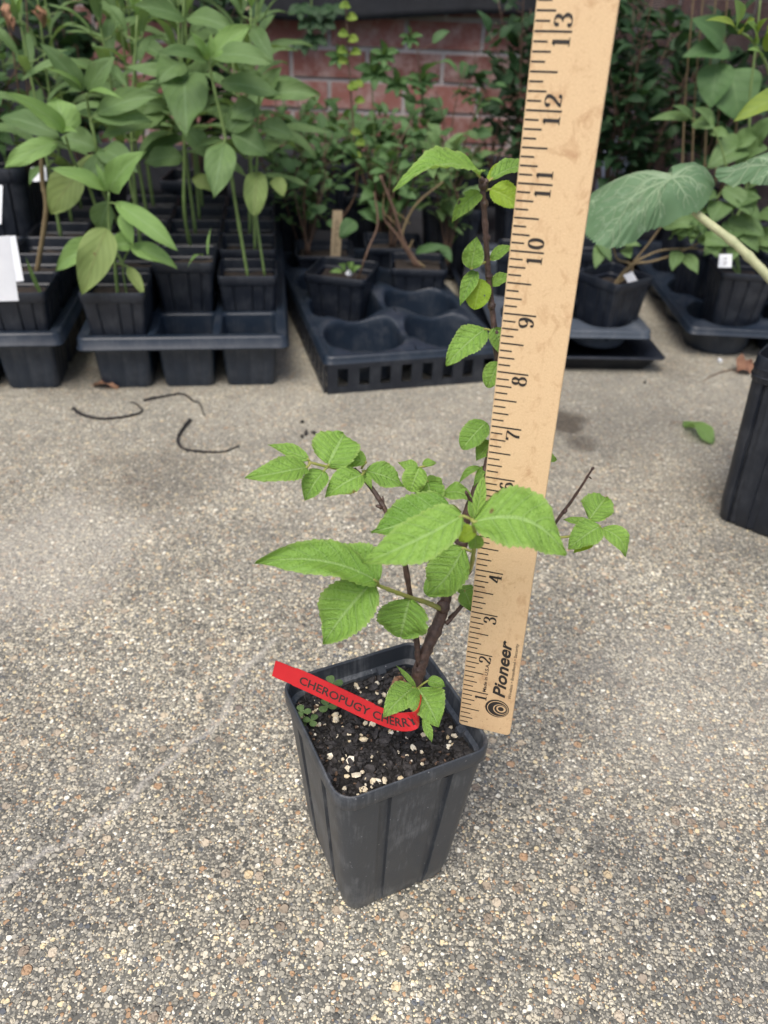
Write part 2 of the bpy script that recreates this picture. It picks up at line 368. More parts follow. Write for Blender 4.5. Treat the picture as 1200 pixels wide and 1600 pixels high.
    b.l(c, b.b.inputs['Base Color'])
    b.l(b.math('MULTIPLY_ADD', s1, 0.35, 0.45), b.b.inputs['Roughness'])
    b.b.inputs['Specular IOR Level'].default_value = 0.4
    h = b.math('ADD', b.math('MULTIPLY', b.math('SUBTRACT', 1.0, d1), b.math('MULTIPLY', m1, 0.6)), b.math('MULTIPLY', m2, 0.9))
    h = b.math('ADD', h, m3)
    b.l(b.bump(h, 0.9, 0.0016), b.b.inputs['Normal'])
    return b.m
CRACK = [tuple(GZ(x, y)[:2]) for x, y in [(-60, 1440), (20, 1370), (90, 1320), (200, 1255), (262, 1190), (350, 1120), (372, 1055), (432, 1000)]]
STAINS = [(*GZ(880, 660)[:2], 0.045, 0.75), (*GZ(905, 690)[:2], 0.03, 0.5), (*GZ(230, 745)[:2], 0.10, 0.22), (*GZ(120, 590)[:2], 0.07, 0.25), (*GZ(1060, 575)[:2], 0.05, 0.25)]
M['ground'] = mat_ground()

def mat_brick():
    b = NB('old_brick'); co = co_obj(b); at = b.n('Attribute', attribute_name='rnd').outputs['Fac']
    n1 = b.noise(co, 18, 5, 0.7)
    c = b.mix(at, (0.15, 0.060, 0.050), (0.28, 0.115, 0.095))
    c = b.mix(b.ramp(n1, [(0.45, (0, 0, 0)), (0.66, (0.65, 0.65, 0.65))]), c, (0.45, 0.36, 0.34))
    b.l(c, b.b.inputs['Base Color']); b.b.inputs['Roughness'].default_value = 0.9
    b.l(b.bump(b.noise(co, 150, 4, 0.7), 0.6, 0.002), b.b.inputs['Normal']); return b.m
M['brick'] = mat_brick()
M['mortar'] = mat_simple('mortar', (0.33, 0.31, 0.31), (0.48, 0.46, 0.45), 0.9, 40, 0.6, 300)

def mat_net():
    b = NB('shade_net'); co = co_obj(b)
    sp = b.n('SeparateXYZ'); b.l(co, sp.inputs[0])
    a = b.math('ABSOLUTE', b.math('SUBTRACT', b.math('FRACT', b.math('MULTIPLY', sp.outputs[0], 260)), 0.5))
    c = b.math('ABSOLUTE', b.math('SUBTRACT', b.math('FRACT', b.math('MULTIPLY', sp.outputs[2], 190)), 0.5))
    hole = b.math('LESS_THAN', b.math('MAXIMUM', a, c), 0.30)
    b.b.inputs['Base Color'].default_value = (0.012, 0.012, 0.014, 1); b.b.inputs['Roughness'].default_value = 0.6
    tr = b.n('BsdfTransparent'); mx = b.n('MixShader'); b.l(hole, mx.inputs[0]); b.l(b.b.outputs[0], mx.inputs[1]); b.l(tr.outputs[0], mx.inputs[2])
    b.l(mx.outputs[0], b.out.inputs[0]); return b.m
M['net'] = mat_net()

def mat_squash():
    b = NB('squash_leaf'); uv = b.n('UVMap'); uv.uv_map = 'UVMap'
    at = b.n('Attribute', attribute_name='vein').outputs['Fac']
    n1 = b.noise(co_obj(b), 90, 5, 0.7); n2 = b.noise(co_obj(b), 22, 3)
    c = b.mix(n2, (0.075, 0.155, 0.075), (0.145, 0.25, 0.125))
    fr = b.ramp(n1, [(0.56, (0, 0, 0)), (0.66, (1, 1, 1))]); c = b.mix(b.math('MULTIPLY', fr, 0.35), c, (0.33, 0.43, 0.30))
    c = b.mix(b.math('MULTIPLY', at, 0.42), c, (0.42, 0.52, 0.34))
    b.l(c, b.b.inputs['Base Color']); b.b.inputs['Roughness'].default_value = 0.65
    tr = b.n('BsdfTranslucent'); tr.inputs[0].default_value = (0.16, 0.26, 0.08, 1)
    mx = b.n('MixShader'); mx.inputs[0].default_value = 0.2
    b.l(b.bump(b.math('ADD', n2, b.math('MULTIPLY', at, 0.5)), 0.5, 0.004), b.b.inputs['Normal'])
    b.l(b.b.outputs[0], mx.inputs[1]); b.l(tr.outputs[0], mx.inputs[2]); b.l(mx.outputs[0], b.out.inputs[0]); return b.m
M['squash'] = mat_squash()

# ------------------------------------------------------------------ setting
g = MB(); S = 15
g.add([(-S, -S, 0), (S, -S, 0), (S, S, 0), (-S, S, 0)], [(0, 1, 2, 3)])
tag(g.build('ground', M['ground']), kind='structure')

WY = 2.12; WROT = rad(3)
def wallpt(x, d, z): return V((x * math.cos(WROT) - d * math.sin(WROT), WY + x * math.sin(WROT) + d * math.cos(WROT), z))
wt = empty('brick_wall', (0, WY, 0), 'old red brick wall with pale mortar behind the nursery plants', 'wall')
rg = random.Random(3)
bm_ = MB(); mm_ = MB()
mm_.box(wallpt(0, 0.065, 1.2), 5.0, 0.11, 2.4, WROT)
rh, bl = 0.0655, 0.178
for r_ in range(36):
    x = -2.4 + (bl / 2 if r_ % 2 else 0)
    while x < 2.4:
        bm_.box(wallpt(x + bl / 2, 0.03 + rg.uniform(-.001, .001), 0.005 + rh * (r_ + .5)), bl - 0.010, 0.05, rh - 0.0105, WROT, r=rg.random()); x += bl
mm_.build('mortar_bed', M['mortar'], wt); bm_.build('bricks', M['brick'], wt)

# ------------------------------------------------------------------ pots and trays
def rsq(w, r, n=7, grooves=(), gd=0.0, gw=0.1):
    """rounded square outline, optional channels on each face (fractions of the side)"""
    pts = []; h = w / 2
    for k in range(4):
        a0 = k * math.pi / 2
        R = Matrix.Rotation(a0, 2)
        face = [(-(h - r), 0)]
        for gq in grooves:
            c = gq * w; face += [(c - gw * w / 2, 0), (c - gw * w / 2 + 0.0012, gd), (c + gw * w / 2 - 0.0012, gd), (c + gw * w / 2, 0)]
        face += [((h - r), 0)]
        for x, d in face: pts.append(R @ V((x, -h + d)))
        for i in range(1, n):
            a = -math.pi / 2 + i / n * math.pi / 2
            pts.append(R @ V((h - r + r * math.cos(a), -h + r + r * math.sin(a))))
    return pts
def ring(o, z): return [V((p.x, p.y, z)) for p in o]
def pot_mesh(w, wb, H, mat, grooves=(-.2, .2), gd=0.0028, gw=0.11, rim=0.012, rr=0.011, name='pot'):
    b = MB(); L = []; G = grooves
    def ou(z, gsc=1.0, ins=0.0):
        t = z / (H - rim); ww = wb + (w - 0.003 - wb) * t - ins
        return ring(rsq(ww, rr * (0.75 + .25 * t), grooves=G, gd=gd * gsc, gw=gw), z)
    def fl(ww, z, r=rr): return ring(rsq(ww, r, grooves=G, gd=0.0, gw=gw), z)
    L.append(ou(0.003, 1.6, .003)); L.append(ou(0.0, 1.6, .006)); L = L[::-1]
    for i in range(1, 9): L.append(ou(0.003 + (H - rim - 0.005) * i / 8, 1.6 - .8 * i / 8))
    L.append(ou(H - rim, 0.0)); L.append(fl(w - .0012, H - rim + .0004)); L.append(fl(w, H - rim + .0016)); L.append(fl(w + .0006, H - .0016)); L.append(fl(w - .0004, H - .0003))
    L.append(fl(w - .0016, H)); L.append(fl(w - .0032, H - .001)); L.append(fl(w - .0042, H - rim))
    L.append(fl(w - .0085, H - rim - .002)); L.append(fl(wb + (w - wb) * .3 - .004, H * .3)); L.append(fl(wb - .004, .003))
    b.loft(L, capend=True, capstart=True)
    me = b.mesh(name, mat)
    return me
def place(me, name, loc, rz, label, cat, group=None, parent=None, scale=None):
    o = bpy.data.objects.new(name, me); COL.objects.link(o); o.location = loc; o.rotation_euler = (0, 0, rz)
    if scale: o.scale = scale
    if parent: o.parent = parent
    if not parent: tag(o, label, cat, group)
    return o
def smooth_by_angle(me, ang=35):
    import bmesh
    q = bmesh.new(); q.from_mesh(me)
    for e in q.edges:
        if len(e.link_faces) == 2 and e.calc_face_angle(0) > rad(ang): e.smooth = False
    q.to_mesh(me); q.free()

# main pot
PX, PYc, PYAW, PH = 0.0046, 0.3035, -1.84061 + math.pi / 4 - rad(3.2), 0.1334
me = pot_mesh(0.0912, 0.069, PH, M['pot_grey'], rr=0.0105, gd=.0062, gw=.085, grooves=(-.21, .21)); smooth_by_angle(me)
main_pot = place(me, 'plant_pot', (PX, PYc, 0.0006), PYAW, 'dark grey square plastic pot with grooved sides holding the cherry seedling', 'pot')
# potting mix
rg = random.Random(11)
sb = MB(); N = 46; SW = 0.0835; SZ = 0.1195
ca, sa = math.cos(PYAW), math.sin(PYAW)
def soilz(x, y):
    return SZ - 0.002 + 0.0022 * noise.noise(V((x * 90, y * 90, 0))) + 0.0016 * noise.noise(V((x * 320, y * 320, 3))) + 0.002 * math.exp(-((x - .0) ** 2 + (y - .0) ** 2) / .0004)
def potw(x, y, z): return V((PX + x * ca - y * sa, PYc + x * sa + y * ca, z))
vs = []; fs = []
for i in range(N + 1):
    for j in range(N + 1):
        x = (i / N - .5); y = (j / N - .5)
        # pull the corners in so the sheet stays within the rounded pot
        q = 1 - 0.10 * max(0, (abs(x) + abs(y) - .8)) / .2
        x *= SW * q; y *= SW * q
        vs.append(potw(x, y, soilz(x, y)))
for i in range(N):
    for j in range(N): fs.append((i * (N + 1) + j, (i + 1) * (N + 1) + j, (i + 1) * (N + 1) + j + 1, i * (N + 1) + j + 1))
sb.add(vs, fs)
def blob(b, c, sz, rg, mi, flat=1.0, n=6):
    R = Matrix.Rotation(rg.uniform(0, 6.28), 3, V((rg.uniform(-1, 1), rg.uniform(-1, 1), rg.uniform(-1, 1))).normalized())
    vs = [R @ V((0, 0, sz[2] * rg.uniform(.7, 1)))]
    for k, zz in ((0, .45), (1, -.45)):
        for i in range(n):
            a = i / n * 6.283 + k * .5; rr = rg.uniform(.7, 1.0)
            vs.append(R @ V((sz[0] * rr * math.cos(a), sz[1] * rr * math.sin(a), sz[2] * zz * rg.uniform(.7, 1.2))))
    vs.append(R @ V((0, 0, -sz[2])))
    fs = [(0, 1 + i, 1 + (i + 1) % n) for i in range(n)] + [(1 + i, 1 + n + i, 1 + n + (i + 1) % n, 1 + (i + 1) % n) for i in range(n)] + [(2 * n + 1, 1 + n + (i + 1) % n, 1 + n + i) for i in range(n)]
    b.add([v + V(c) for v in vs], fs, r=rg.random(), mi=mi, smooth=False)
for k in range(1500):
    x, y = rg.uniform(-.5, .5) * SW * .94, rg.uniform(-.5, .5) * SW * .94
    if abs(x) + abs(y) > SW * .9: continue
    t = rg.random(); s_ = rg.uniform(.0007, .0022) if t < .9 else rg.uniform(.002, .0042)
    z = soilz(x, y) + s_ * .25
    if t < .80 or t >= .9: blob(sb, potw(x, y, z), (s_, s_ * rg.uniform(.5, 1), s_ * rg.uniform(.3, .7)), rg, 1)
    else: blob(sb, potw(x, y, z), (s_, s_ * .5, s_ * .4), rg, 2)
for k in range(165):
    x, y = rg.uniform(-.5, .5) * SW * .93, rg.uniform(-.5, .5) * SW * .93
    if abs(x) + abs(y) > SW * .9: continue
    s_ = rg.uniform(.0007, .0015) if k > 55 else rg.uniform(.0016, .0032)
    blob(sb, potw(x, y, soilz(x, y) + s_ * .5), (s_, s_ * rg.uniform(.5, 1), s_ * rg.uniform(.4, .9)), rg, 3, n=5)
# long brown bark chip
tag(sb.build('potting_soil', [M['soil'], M['chip'], M['chipb'], M['perlite']]), 'dark potting mix with white perlite filling the grey pot', 'soil', kind='stuff')

# ------------------------------------------------------------------ leaves
def profile(u, a, b_):
    pk = a / (a + b_); return ((u / pk) ** a) * (((1 - u) / (1 - pk)) ** b_) if 0 < u < 1 else 0.0
SHAPES = {'ovate': (.52, .95), 'round': (.45, .55), 'lance': (.75, 1.05), 'narrow': (.9, 1.2), 'obov': (.8, .5)}
def leaf(mb, B, T, w, n, shape='ovate', curl=0.06, fold=0.25, serr=0.0, nt=15, nu=14, nv=4, pucker=0.0, nvein=8, wave=0.0, pet=None, petr=0.0008, r=None, mi=0, pmi=1, bend=0.0, rgl=random, bites=()):
    B = V(B); T = V(T); a = T - B; L = a.length; a.normalize()
    b_ = V(n).cross(a)
    if b_.length < 1e-3: b_ = a.orthogonal()
    b_.normalize(); nn = a.cross(b_)
    if r is None: r = rgl.random()
    p1, p2 = SHAPES[shape]; vs = []; uvs = []; s0 = rgl.uniform(0, 50)
    cf, sf = math.cos(fold), math.sin(fold)
    for i in range(nu + 1):
        u = i / nu; h = w / 2 * profile(min(max(u, .004), .997), p1, p2)
        c = B + a * (L * u) + nn * (curl * L * 4 * u * (1 - u)) + b_ * (bend * L * 4 * u * (1 - u))
        if serr:
            ph = u * nt; fr = ph - math.floor(ph); tooth = (fr if fr < .75 else (1 - fr) * 3)
            he = h * (1 + serr * (tooth - .3)); sh = -serr * .25 * w * fr
        else: he = h; sh = 0
        for j in range(-nv, nv + 1):
            v = j / nv; av = abs(v)
            hh = h * v if av < 1 else (he if v > 0 else -he)
            z = av * h * sf
            if pucker:
                ph2 = (u - .22 * av) * nvein; f2 = ph2 - math.floor(ph2)
                z += pucker * w * (1 - abs(2 * f2 - 1)) * min(1, av * 4) * min(1, h / (w * .25 + 1e-9))
            if wave: z += wave * w * av * noise.noise(V((u * 3 + s0, v * 1.3, s0)))
            vs.append(c + b_ * (hh * cf) + nn * z + a * (-.35 * h * av * av * 0 ))
            uvs.append((u, (v + 1) / 2))
    m_ = 2 * nv + 1
    fs = [(i * m_ + j, i * m_ + j + 1, (i + 1) * m_ + j + 1, (i + 1) * m_ + j) for i in range(nu) for j in range(m_ - 1)]
    if bites:
        fs = [f for f in fs if not any(((uvs[f[0]][0] - bu) * 1.4) ** 2 + ((uvs[f[0]][1] - bv) * .8) ** 2 < br * br for bu, bv, br in bites)]
    mb.add(vs, fs, uvs, r, mi)
    if pet is not None:
        P = V(pet); mid = (P + B) / 2 + nn * (B - P).length * .12
        mb.tube(bez([P, mid, B, B + (vs[m_ * 2 + nv] - B) * .9], 3), petr, 5, r, pmi)

# ------------------------------------------------------------------ cherry seedling
cbase = PY(648, 1066, .303); cbase = V((cbase.x, cbase.y, SZ))
cherry = empty('cherry_seedling', cbase, 'young cherry plant with toothed green leaves and dark stem in the grey pot', 'plant')
def stem(mb, pts, r0, r1, n=8, knob=.12, sub=8, mi=0, seed=1):
    P = bez(pts, sub); N = len(P); rg = random.Random(seed)
    rr = [(r0 + (r1 - r0) * i / (N - 1)) * (1 + (.22 if rg.random() < .12 else 0)) for i in range(N)]
    mb.tube(P, rr, n, .5, mi, knob=knob, seed=seed)
def PP(lst): return [PY(*p) for p in lst]
tm = MB()
main = [(646, 1075, .300), (664, 1022, .306), (688, 965, .314), (704, 905, .322), (722, 850, .328), (734, 790, .335), (764, 720, .345), (776, 650, .352), (780, 590, .356), (771, 500, .362), (763, 430, .366), (758, 350, .368), (754, 288, .370)]
stem(tm, PP(main[:5]), .0034, .0024, 12, .13, seed=4); stem(tm, PP(main[4:9]), .0024, .0015, 10, .13, seed=5); stem(tm, PP(main[8:]), .0015, .00125, 10, .12, seed=6)
for x, y, Yv, rr in [(768, 478, .363, .0019), (760, 372, .368, .0017), (757, 318, .369, .0018), (764, 432, .366, .0017), (776, 520, .36, .0017), (692, 948, .315, .0036), (722, 850, .328, .0031), (755, 290, .37, .0021), (752, 282, .369, .0014), (759, 284, .37, .0013)]:
    c = PY(x, y, Yv); tm.tube([c - V((0, 0, rr * 1.1)), c - V((0, 0, rr * .4)), c + V((0, 0, rr * .4)), c + V((0, 0, rr * 1.1))], [rr * .5, rr * 1.02, rr, rr * .45], 9, knob=.12, seed=int(x))
tm.build('trunk', M['twig'], cherry)
def branch(pts, r0, r1, mat='twig', seed=1, nubs=(), name='branch'):
    b = MB(); stem(b, PP(pts), r0, r1, 8, .12, seed=seed)
    for (p, q, rr) in nubs: b.tube([PY(*p), (PY(*p) + PY(*q)) / 2, PY(*q)], [rr, rr * .8, rr * .5], 6, knob=.15, seed=3)
    return b.build(name, M[mat], cherry)
branch([(654, 1040, .303), (650, 990, .306), (641, 930, .306), (630, 870, .308), (615, 825, .312), (598, 790, .316), (575, 755, .322), (553, 733, .326)], .0015, .0011, seed=2, nubs=[((600, 795, .316), (598, 775, .317), .0008), ((596, 793, .315), (588, 790, .314), .0013), ((653, 1010, .305), (646, 1000, .304), .0009), ((637, 938, .306), (632, 934, .306), .0008)])
branch([(553, 734, .326), (535, 733, .322), (510, 729, .318), (482, 722, .314)], .0009, .0006, 'stalk_y', seed=3, name='shoot')
branch([(722, 852, .329), (704, 836, .334), (694, 810, .338), (684, 790, .342), (672, 765, .345)], .0015, .0008, seed=5)
branch([(690, 952, .314), (668, 942, .306), (640, 933, .296), (610, 922, .286), (585, 912, .280)], .0013, .0008, 'stalk_y', seed=7, name='shoot')
branch([(704, 925, .321), (722, 905, .310), (735, 888, .300), (740, 862, .285), (742, 832, .262), (738, 812, .256)], .0012, .0008, 'stalk_y', seed=8, name='shoot')
branch([(700, 930, .321), (716, 908, .312), (733, 893, .302)], .0019, .0015, seed=9, nubs=[((718, 895, .31), (736, 878, .305), .0011)])
branch([(697, 975, .313), (712, 958, .316), (728, 938, .320), (738, 925, .325)], .0012, .0009, seed=10, nubs=[((702, 965, .315), (712, 955, .313), .0009)])
branch([(733, 805, .334), (738, 790, .330), (728, 768, .326)], .0014, .0007, seed=11)
branch([(734, 800, .336), (780, 835, .350), (840, 845, .358), (880, 800, .362), (905, 765, .364), (925, 733, .366)], .0013, .0006, seed=12, nubs=[((925, 733, .366), (928, 730, .366), .001), ((921, 745, .366), (924, 748, .366), .0006), ((884, 797, .362), (882, 802, .36), .0012)])
branch([(850, 842, .358), (890, 838, .360), (920, 832, .360), (938, 826, .360)], .0009, .0006, 'stalk_y', seed=13, name='shoot')
branch([(648, 1078, .296), (650, 1076, .292)], .001, .0008, 'stalk_y', seed=13, name='shoot')

rl = random.Random(5)
def cleaf(b0, t0, wpx, shape='ovate', curl=.07, fold=.25, up=.75, mat='cherry', pet=None, side=0.0, big=True, rr=None, bend=0.0, serr=.095, wave=.24, bites=()):
    B = PY(*b0); T = PY(*t0); mid = (B + T) / 2
    cdir = (CAM - mid).normalized()
    n0 = (cdir * .75 + V((0, 0, 1)) * up + SR * side)
    a = (T - B).normalized(); n1 = (n0 - a * n0.dot(a)).normalized(); c1 = (cdir - a * cdir.dot(a)).normalized()
    wt_ = wpx * pxm(mid) / max(.45, abs(n1.dot(c1))) / max(.8, math.cos(fold))
    b = MB(); leaf(b, B, T, wt_, n1, shape, curl, fold, serr, nt=15, nu=60, nv=10, bites=bites, pucker=.042, nvein=7, wave=wave, pet=PY(*pet) if pet else None, r=rl.uniform(.2, 1) if rr is None else rr, petr=.0006, bend=bend, rgl=rl)
    return b.build('leaf', [M[mat], M['stalk_y']], cherry)
CL = [
 dict(b0=(722, 806, .258), t0=(566, 880, .250), wpx=72, curl=.10, fold=.18, pet=(738, 812, .258), rr=.75, bend=.07),
 dict(b0=(740, 816, .255), t0=(884, 868, .250), wpx=100, curl=.12, fold=.15, pet=(736, 813, .257), rr=.6, shape='ovate', bend=.16),
 dict(b0=(702, 790, .306), t0=(580, 832, .300), wpx=74, curl=.10, rr=.0, bend=.08, pet=(720, 800, .325)),
 dict(b0=(724, 856, .290), t0=(668, 930, .286), wpx=66, curl=.1, rr=.65, bend=.10, pet=(738, 862, .290)),
 dict(b0=(722, 898, .296), t0=(663, 926, .292), wpx=46, curl=.1, rr=.25, shape='round'),
 dict(b0=(588, 908, .278), t0=(398, 880, .262), wpx=62, curl=.08, fold=.3, rr=.45, bend=-.06, pet=(592, 914, .281)),
 dict(b0=(592, 908, .282), t0=(508, 862, .290), wpx=62, curl=.06, rr=.15, shape='ovate', bend=-.05),
 dict(b0=(580, 912, .278), t0=(506, 1006, .268), wpx=80, curl=.10, rr=.5, pet=(590, 912, .281)),
 dict(b0=(640, 936, .296), t0=(626, 995, .290), wpx=80, bites=((.30, 1.0, .06),), curl=.10, rr=.3, shape='round', pet=(640, 932, .296)),
 dict(b0=(726, 922, .322), t0=(738, 956, .315), wpx=32, curl=.1, rr=.2, pet=(724, 930, .32)),
 dict(b0=(716, 926, .322), t0=(740, 918, .330), wpx=12, curl=.1, rr=.2),
 # upper-left spray
 dict(b0=(480, 730, .312), t0=(382, 748, .296), wpx=42, bites=((.12, .95, .09),), curl=.10, rr=.6, pet=(486, 723, .315), bend=.06),
 dict(b0=(482, 718, .314), t0=(418, 695, .322), wpx=20, curl=.06, rr=.6, pet=(484, 722, .315)),
 dict(b0=(513, 727, .318), t0=(538, 678, .335), wpx=74, curl=.05, rr=.6, shape='round', pet=(516, 730, .319)),
 dict(b0=(572, 722, .326), t0=(524, 716, .330), wpx=28, curl=.06, rr=.75, pet=(565, 732, .326)),
 dict(b0=(566, 742, .318), t0=(508, 778, .308), wpx=44, curl=.12, rr=.6, pet=(570, 738, .322), shape='ovate'),
 dict(b0=(506, 736, .316), t0=(476, 783, .306), wpx=40, curl=.12, rr=.35, pet=(512, 730, .318)),
 dict(b0=(572, 736, .328), t0=(632, 760, .330), wpx=36, curl=.10, rr=.35, pet=(566, 736, .326)),
 dict(b0=(566, 738, .324), t0=(581, 765, .318), wpx=12, curl=.2, rr=.9, shape='narrow', serr=0),
 # centre cluster
 dict(b0=(656, 730, .340), t0=(641, 768, .334), wpx=40, curl=.08, rr=.85, shape='round', pet=(668, 728, .342)),
 dict(b0=(652, 734, .342), t0=(622, 722, .348), wpx=18, curl=.05, rr=.7),
 dict(b0=(660, 726, .342), t0=(682, 724, .344), wpx=12, curl=.15, rr=.9),
 dict(b0=(668, 752, .342), t0=(676, 796, .334), wpx=46, curl=.10, rr=.2, pet=(674, 770, .345)),
 dict(b0=(664, 752, .345), t0=(690, 758, .346), wpx=20, curl=.1, rr=.4, shape='round'),
 dict(b0=(692, 772, .340), t0=(740, 782, .334), wpx=28, curl=.14, rr=.35, bend=.1, pet=(684, 790, .342)),
 dict(b0=(744, 812, .300), t0=(756, 738, .312), wpx=20, curl=.03, fold=.5, rr=.8, shape='narrow', serr=.05),
 dict(b0=(742, 812, .310), t0=(732, 782, .318), wpx=14, curl=.1, rr=.5),
 dict(b0=(752, 730, .345), t0=(716, 757, .338), wpx=12, curl=.35, rr=.4, shape='narrow'),
 dict(b0=(758, 728, .345), t0=(740, 760, .335), wpx=13, curl=.1, rr=.2),
 dict(b0=(742, 826, .262), t0=(718, 846, .262), wpx=26, curl=.1, rr=.9, mat='cherry_young', pet=(741, 822, .264)),
 dict(b0=(730, 820, .30), t0=(700, 832, .30), wpx=14, curl=.1, rr=.1),
 dict(b0=(742, 834, .264), t0=(742, 858, .266), wpx=24, curl=.1, rr=.5),
 # leader, bottom to top
 dict(b0=(760, 660, .352), t0=(722, 702, .345), wpx=38, curl=.08, rr=.3, shape='round'),
 dict(b0=(768, 690, .352), t0=(744, 720, .346), wpx=28, curl=.08, rr=.6),
 dict(b0=(780, 566, .356), t0=(762, 606, .350), wpx=32, curl=.08, rr=.65, shape='round'),
 dict(b0=(758, 514, .360), t0=(697, 572, .350), wpx=44, curl=.09, rr=.5, pet=(774, 520, .361)),
 dict(b0=(772, 512, .360), t0=(786, 556, .356), wpx=28, curl=.08, rr=.45),
 dict(b0=(736, 420, .362), t0=(745, 370, .366), wpx=34, curl=.06, rr=.6, pet=(762, 408, .367), up=.3),
 dict(b0=(766, 406, .367), t0=(806, 388, .370), wpx=17, curl=.22, rr=.6, pet=(760, 408, .367)),
 dict(b0=(744, 424, .366), t0=(719, 478, .358), wpx=24, curl=.12, rr=.55),
 dict(b0=(752, 436, .366), t0=(741, 484, .360), wpx=40, bites=((.35, .2, .05), (.5, .75, .04)), curl=.10, rr=.1, mat='cherry_young', shape='round', up=.3),
 dict(b0=(738, 422, .366), t0=(738, 456, .362), wpx=16, curl=.1, rr=.5),
 dict(b0=(768, 446, .366), t0=(806, 432, .368), wpx=18, curl=.18, rr=.6),
 dict(b0=(750, 302, .368), t0=(706, 348, .358), wpx=27, bites=((.42, .04, .11), (.60, .12, .08)), curl=.18, rr=.7, fold=.1),
 dict(b0=(748, 274, .368), t0=(614, 296, .335), wpx=36, curl=.15, rr=.55, fold=.35, up=1.6, pet=(754, 290, .370), mat='cherry'),
 dict(b0=(768, 280, .372), t0=(830, 258, .385), wpx=22, curl=.10, rr=.5, pet=(757, 290, .37), up=1.2),
 dict(b0=(766, 296, .370), t0=(822, 326, .366), wpx=36, curl=.08, rr=.5, mat='cherry_young', pet=(758, 298, .37), up=.4),
 dict(b0=(762, 284, .371), t0=(800, 256, .400), wpx=14, curl=.10, rr=.4, mat='cherry_young'),
 # right of the ruler
 dict(b0=(921, 812, .366), t0=(948, 776, .385), wpx=52, curl=.04, rr=.6, shape='ovate', pet=(925, 830, .360), fold=.3),
 dict(b0=(938, 822, .358), t0=(888, 858, .350), wpx=44, curl=.10, rr=.55, shape='ovate', pet=(932, 828, .360)),
 dict(b0=(940, 826, .360), t0=(978, 870, .352), wpx=30, curl=.16, rr=.75, bend=.12, pet=(934, 828, .360)),
 dict(b0=(926, 845, .358), t0=(896, 864, .352), wpx=20, curl=.10, rr=.0, mat='cherry_young'),
 dict(b0=(918, 818, .362), t0=(880, 812, .364), wpx=14, curl=.05, rr=.7),
 dict(b0=(845, 712, .350), t0=(869, 720, .350), wpx=18, curl=.1, rr=.6, pet=(770, 690, .350)),
 # shoots at the soil
 dict(b0=(646, 1074, .290), t0=(599, 1120, .272), wpx=44, curl=.10, rr=.6, pet=(652, 1078, .293)),
 dict(b0=(654, 1076, .288), t0=(686, 1136, .268), wpx=58, curl=.12, rr=.55, pet=(650, 1078, .293), shape='ovate'),
 dict(b0=(646, 1084, .286), t0=(664, 1130, .272), wpx=13, curl=.08, rr=.6, shape='narrow', serr=.05),
 dict(b0=(660, 1122, .270), t0=(675, 1160, .262), wpx=14, curl=.15, rr=.7, shape='narrow', serr=.05),
 dict(b0=(650, 1074, .292), t0=(619, 1040, .298), wpx=9, curl=.05, rr=.7, shape='narrow', serr=.03),
 dict(b0=(668, 1064, .292), t0=(696, 1073, .290), wpx=18, curl=.15, rr=.6, pet=(652, 1076, .293)),
]
for kw in CL: cleaf(**kw)
# dry leaf on the soil
b = MB(); leaf(b, PY(628, 1062, .308), PY(606, 1078, .300), .008, V((.3, -.6, .8)), 'ovate', .25, .4, .1, nu=20, wave=.8, rgl=rl)
tag(b.build('dry_leaf', M['dead']), 'small dry brown curled leaf on the potting mix beside the stem', 'leaf')
# weed seedlings in the pot
def weed(name, base, hts, lab, n=3, sz=.006):
    c = V((base.x, base.y, SZ)); e = empty(name, c, lab, 'weed', 'weed seedlings in the grey pot')
    b = MB(); fm = []
    for k, (dx, dy, dz) in enumerate(hts):
        t = c + V((dx, dy, dz)); stem(b, [c, c + V((dx * .3, dy * .3, dz * .6)), t], .0005, .0004, 5, 0, 4)
        for q in range(n):
            an = q / n * 6.28 + k; d = V((math.cos(an), math.sin(an), .1))
            fb = MB(); leaf(fb, t, t + d * sz, sz * .85, V((0, 0, 1)), 'obov', .05, .1, nu=10, r=rl.random()); fb.build('leaf', M['lance'], e)
    b.build('stem', M['stem_g'], e)
weed('clover_seedling', PY(520, 1058, .318), [(0, .0, .020), (.006, -.002, .008), (-.003, -.004, .005)], 'tiny three-leaved clover seedling at the back left of the pot')
weed('sprout', PY(475, 1100, .303), [(-.001, 0, .012), (.004, -.001, .006)], 'small round-leaved sprout in the left corner of the pot', 3, .005)

# ------------------------------------------------------------------ red tag
TXT = None
def text_mesh(s, size=1.0, bold=0.0, shear=0.0, space=1.0, res=3):
    cu = bpy.data.curves.new('txt', 'FONT'); cu.body = s; cu.size = size; cu.offset = bold; cu.shear = shear; cu.space_character = space; cu.resolution_u = res
    o = bpy.data.objects.new('txt', cu); COL.objects.link(o)
    bpy.context.view_layer.update(); dg = bpy.context.evaluated_depsgraph_get()
    me = bpy.data.meshes.new_from_object(o.evaluated_get(dg))
    vs = [v.co.copy() for v in me.vertices]; fs = [tuple(p.vertices) for p in me.polygons]
    bpy.data.objects.remove(o); bpy.data.curves.remove(cu); bpy.data.meshes.remove(me)
    return vs, fs
tp = bez([PY(428, 1044, .300), PY(480, 1066, .293), PY(540, 1094, .285), PY(590, 1117, .278), PY(626, 1128, .271), PY(650, 1122, .270), PY(656, 1100, .280), V(PY(646, 1092, .288)) - V((0, 0, .012))], 14)
cum = [0]
for p, q in zip(tp[:-1], tp[1:]): cum.append(cum[-1] + (q - p).length)
def tpath(s):
    s = min(max(s, 0), cum[-1] - 1e-6)
    for i in range(len(cum) - 1):
        if cum[i + 1] >= s: break
    t = (s - cum[i]) / (cum[i + 1] - cum[i]); p = tp[i].lerp(tp[i + 1], t)
    d = (tp[min(i + 2, len(tp) - 1)] - tp[max(i - 1, 0)]).normalized(); return p, d
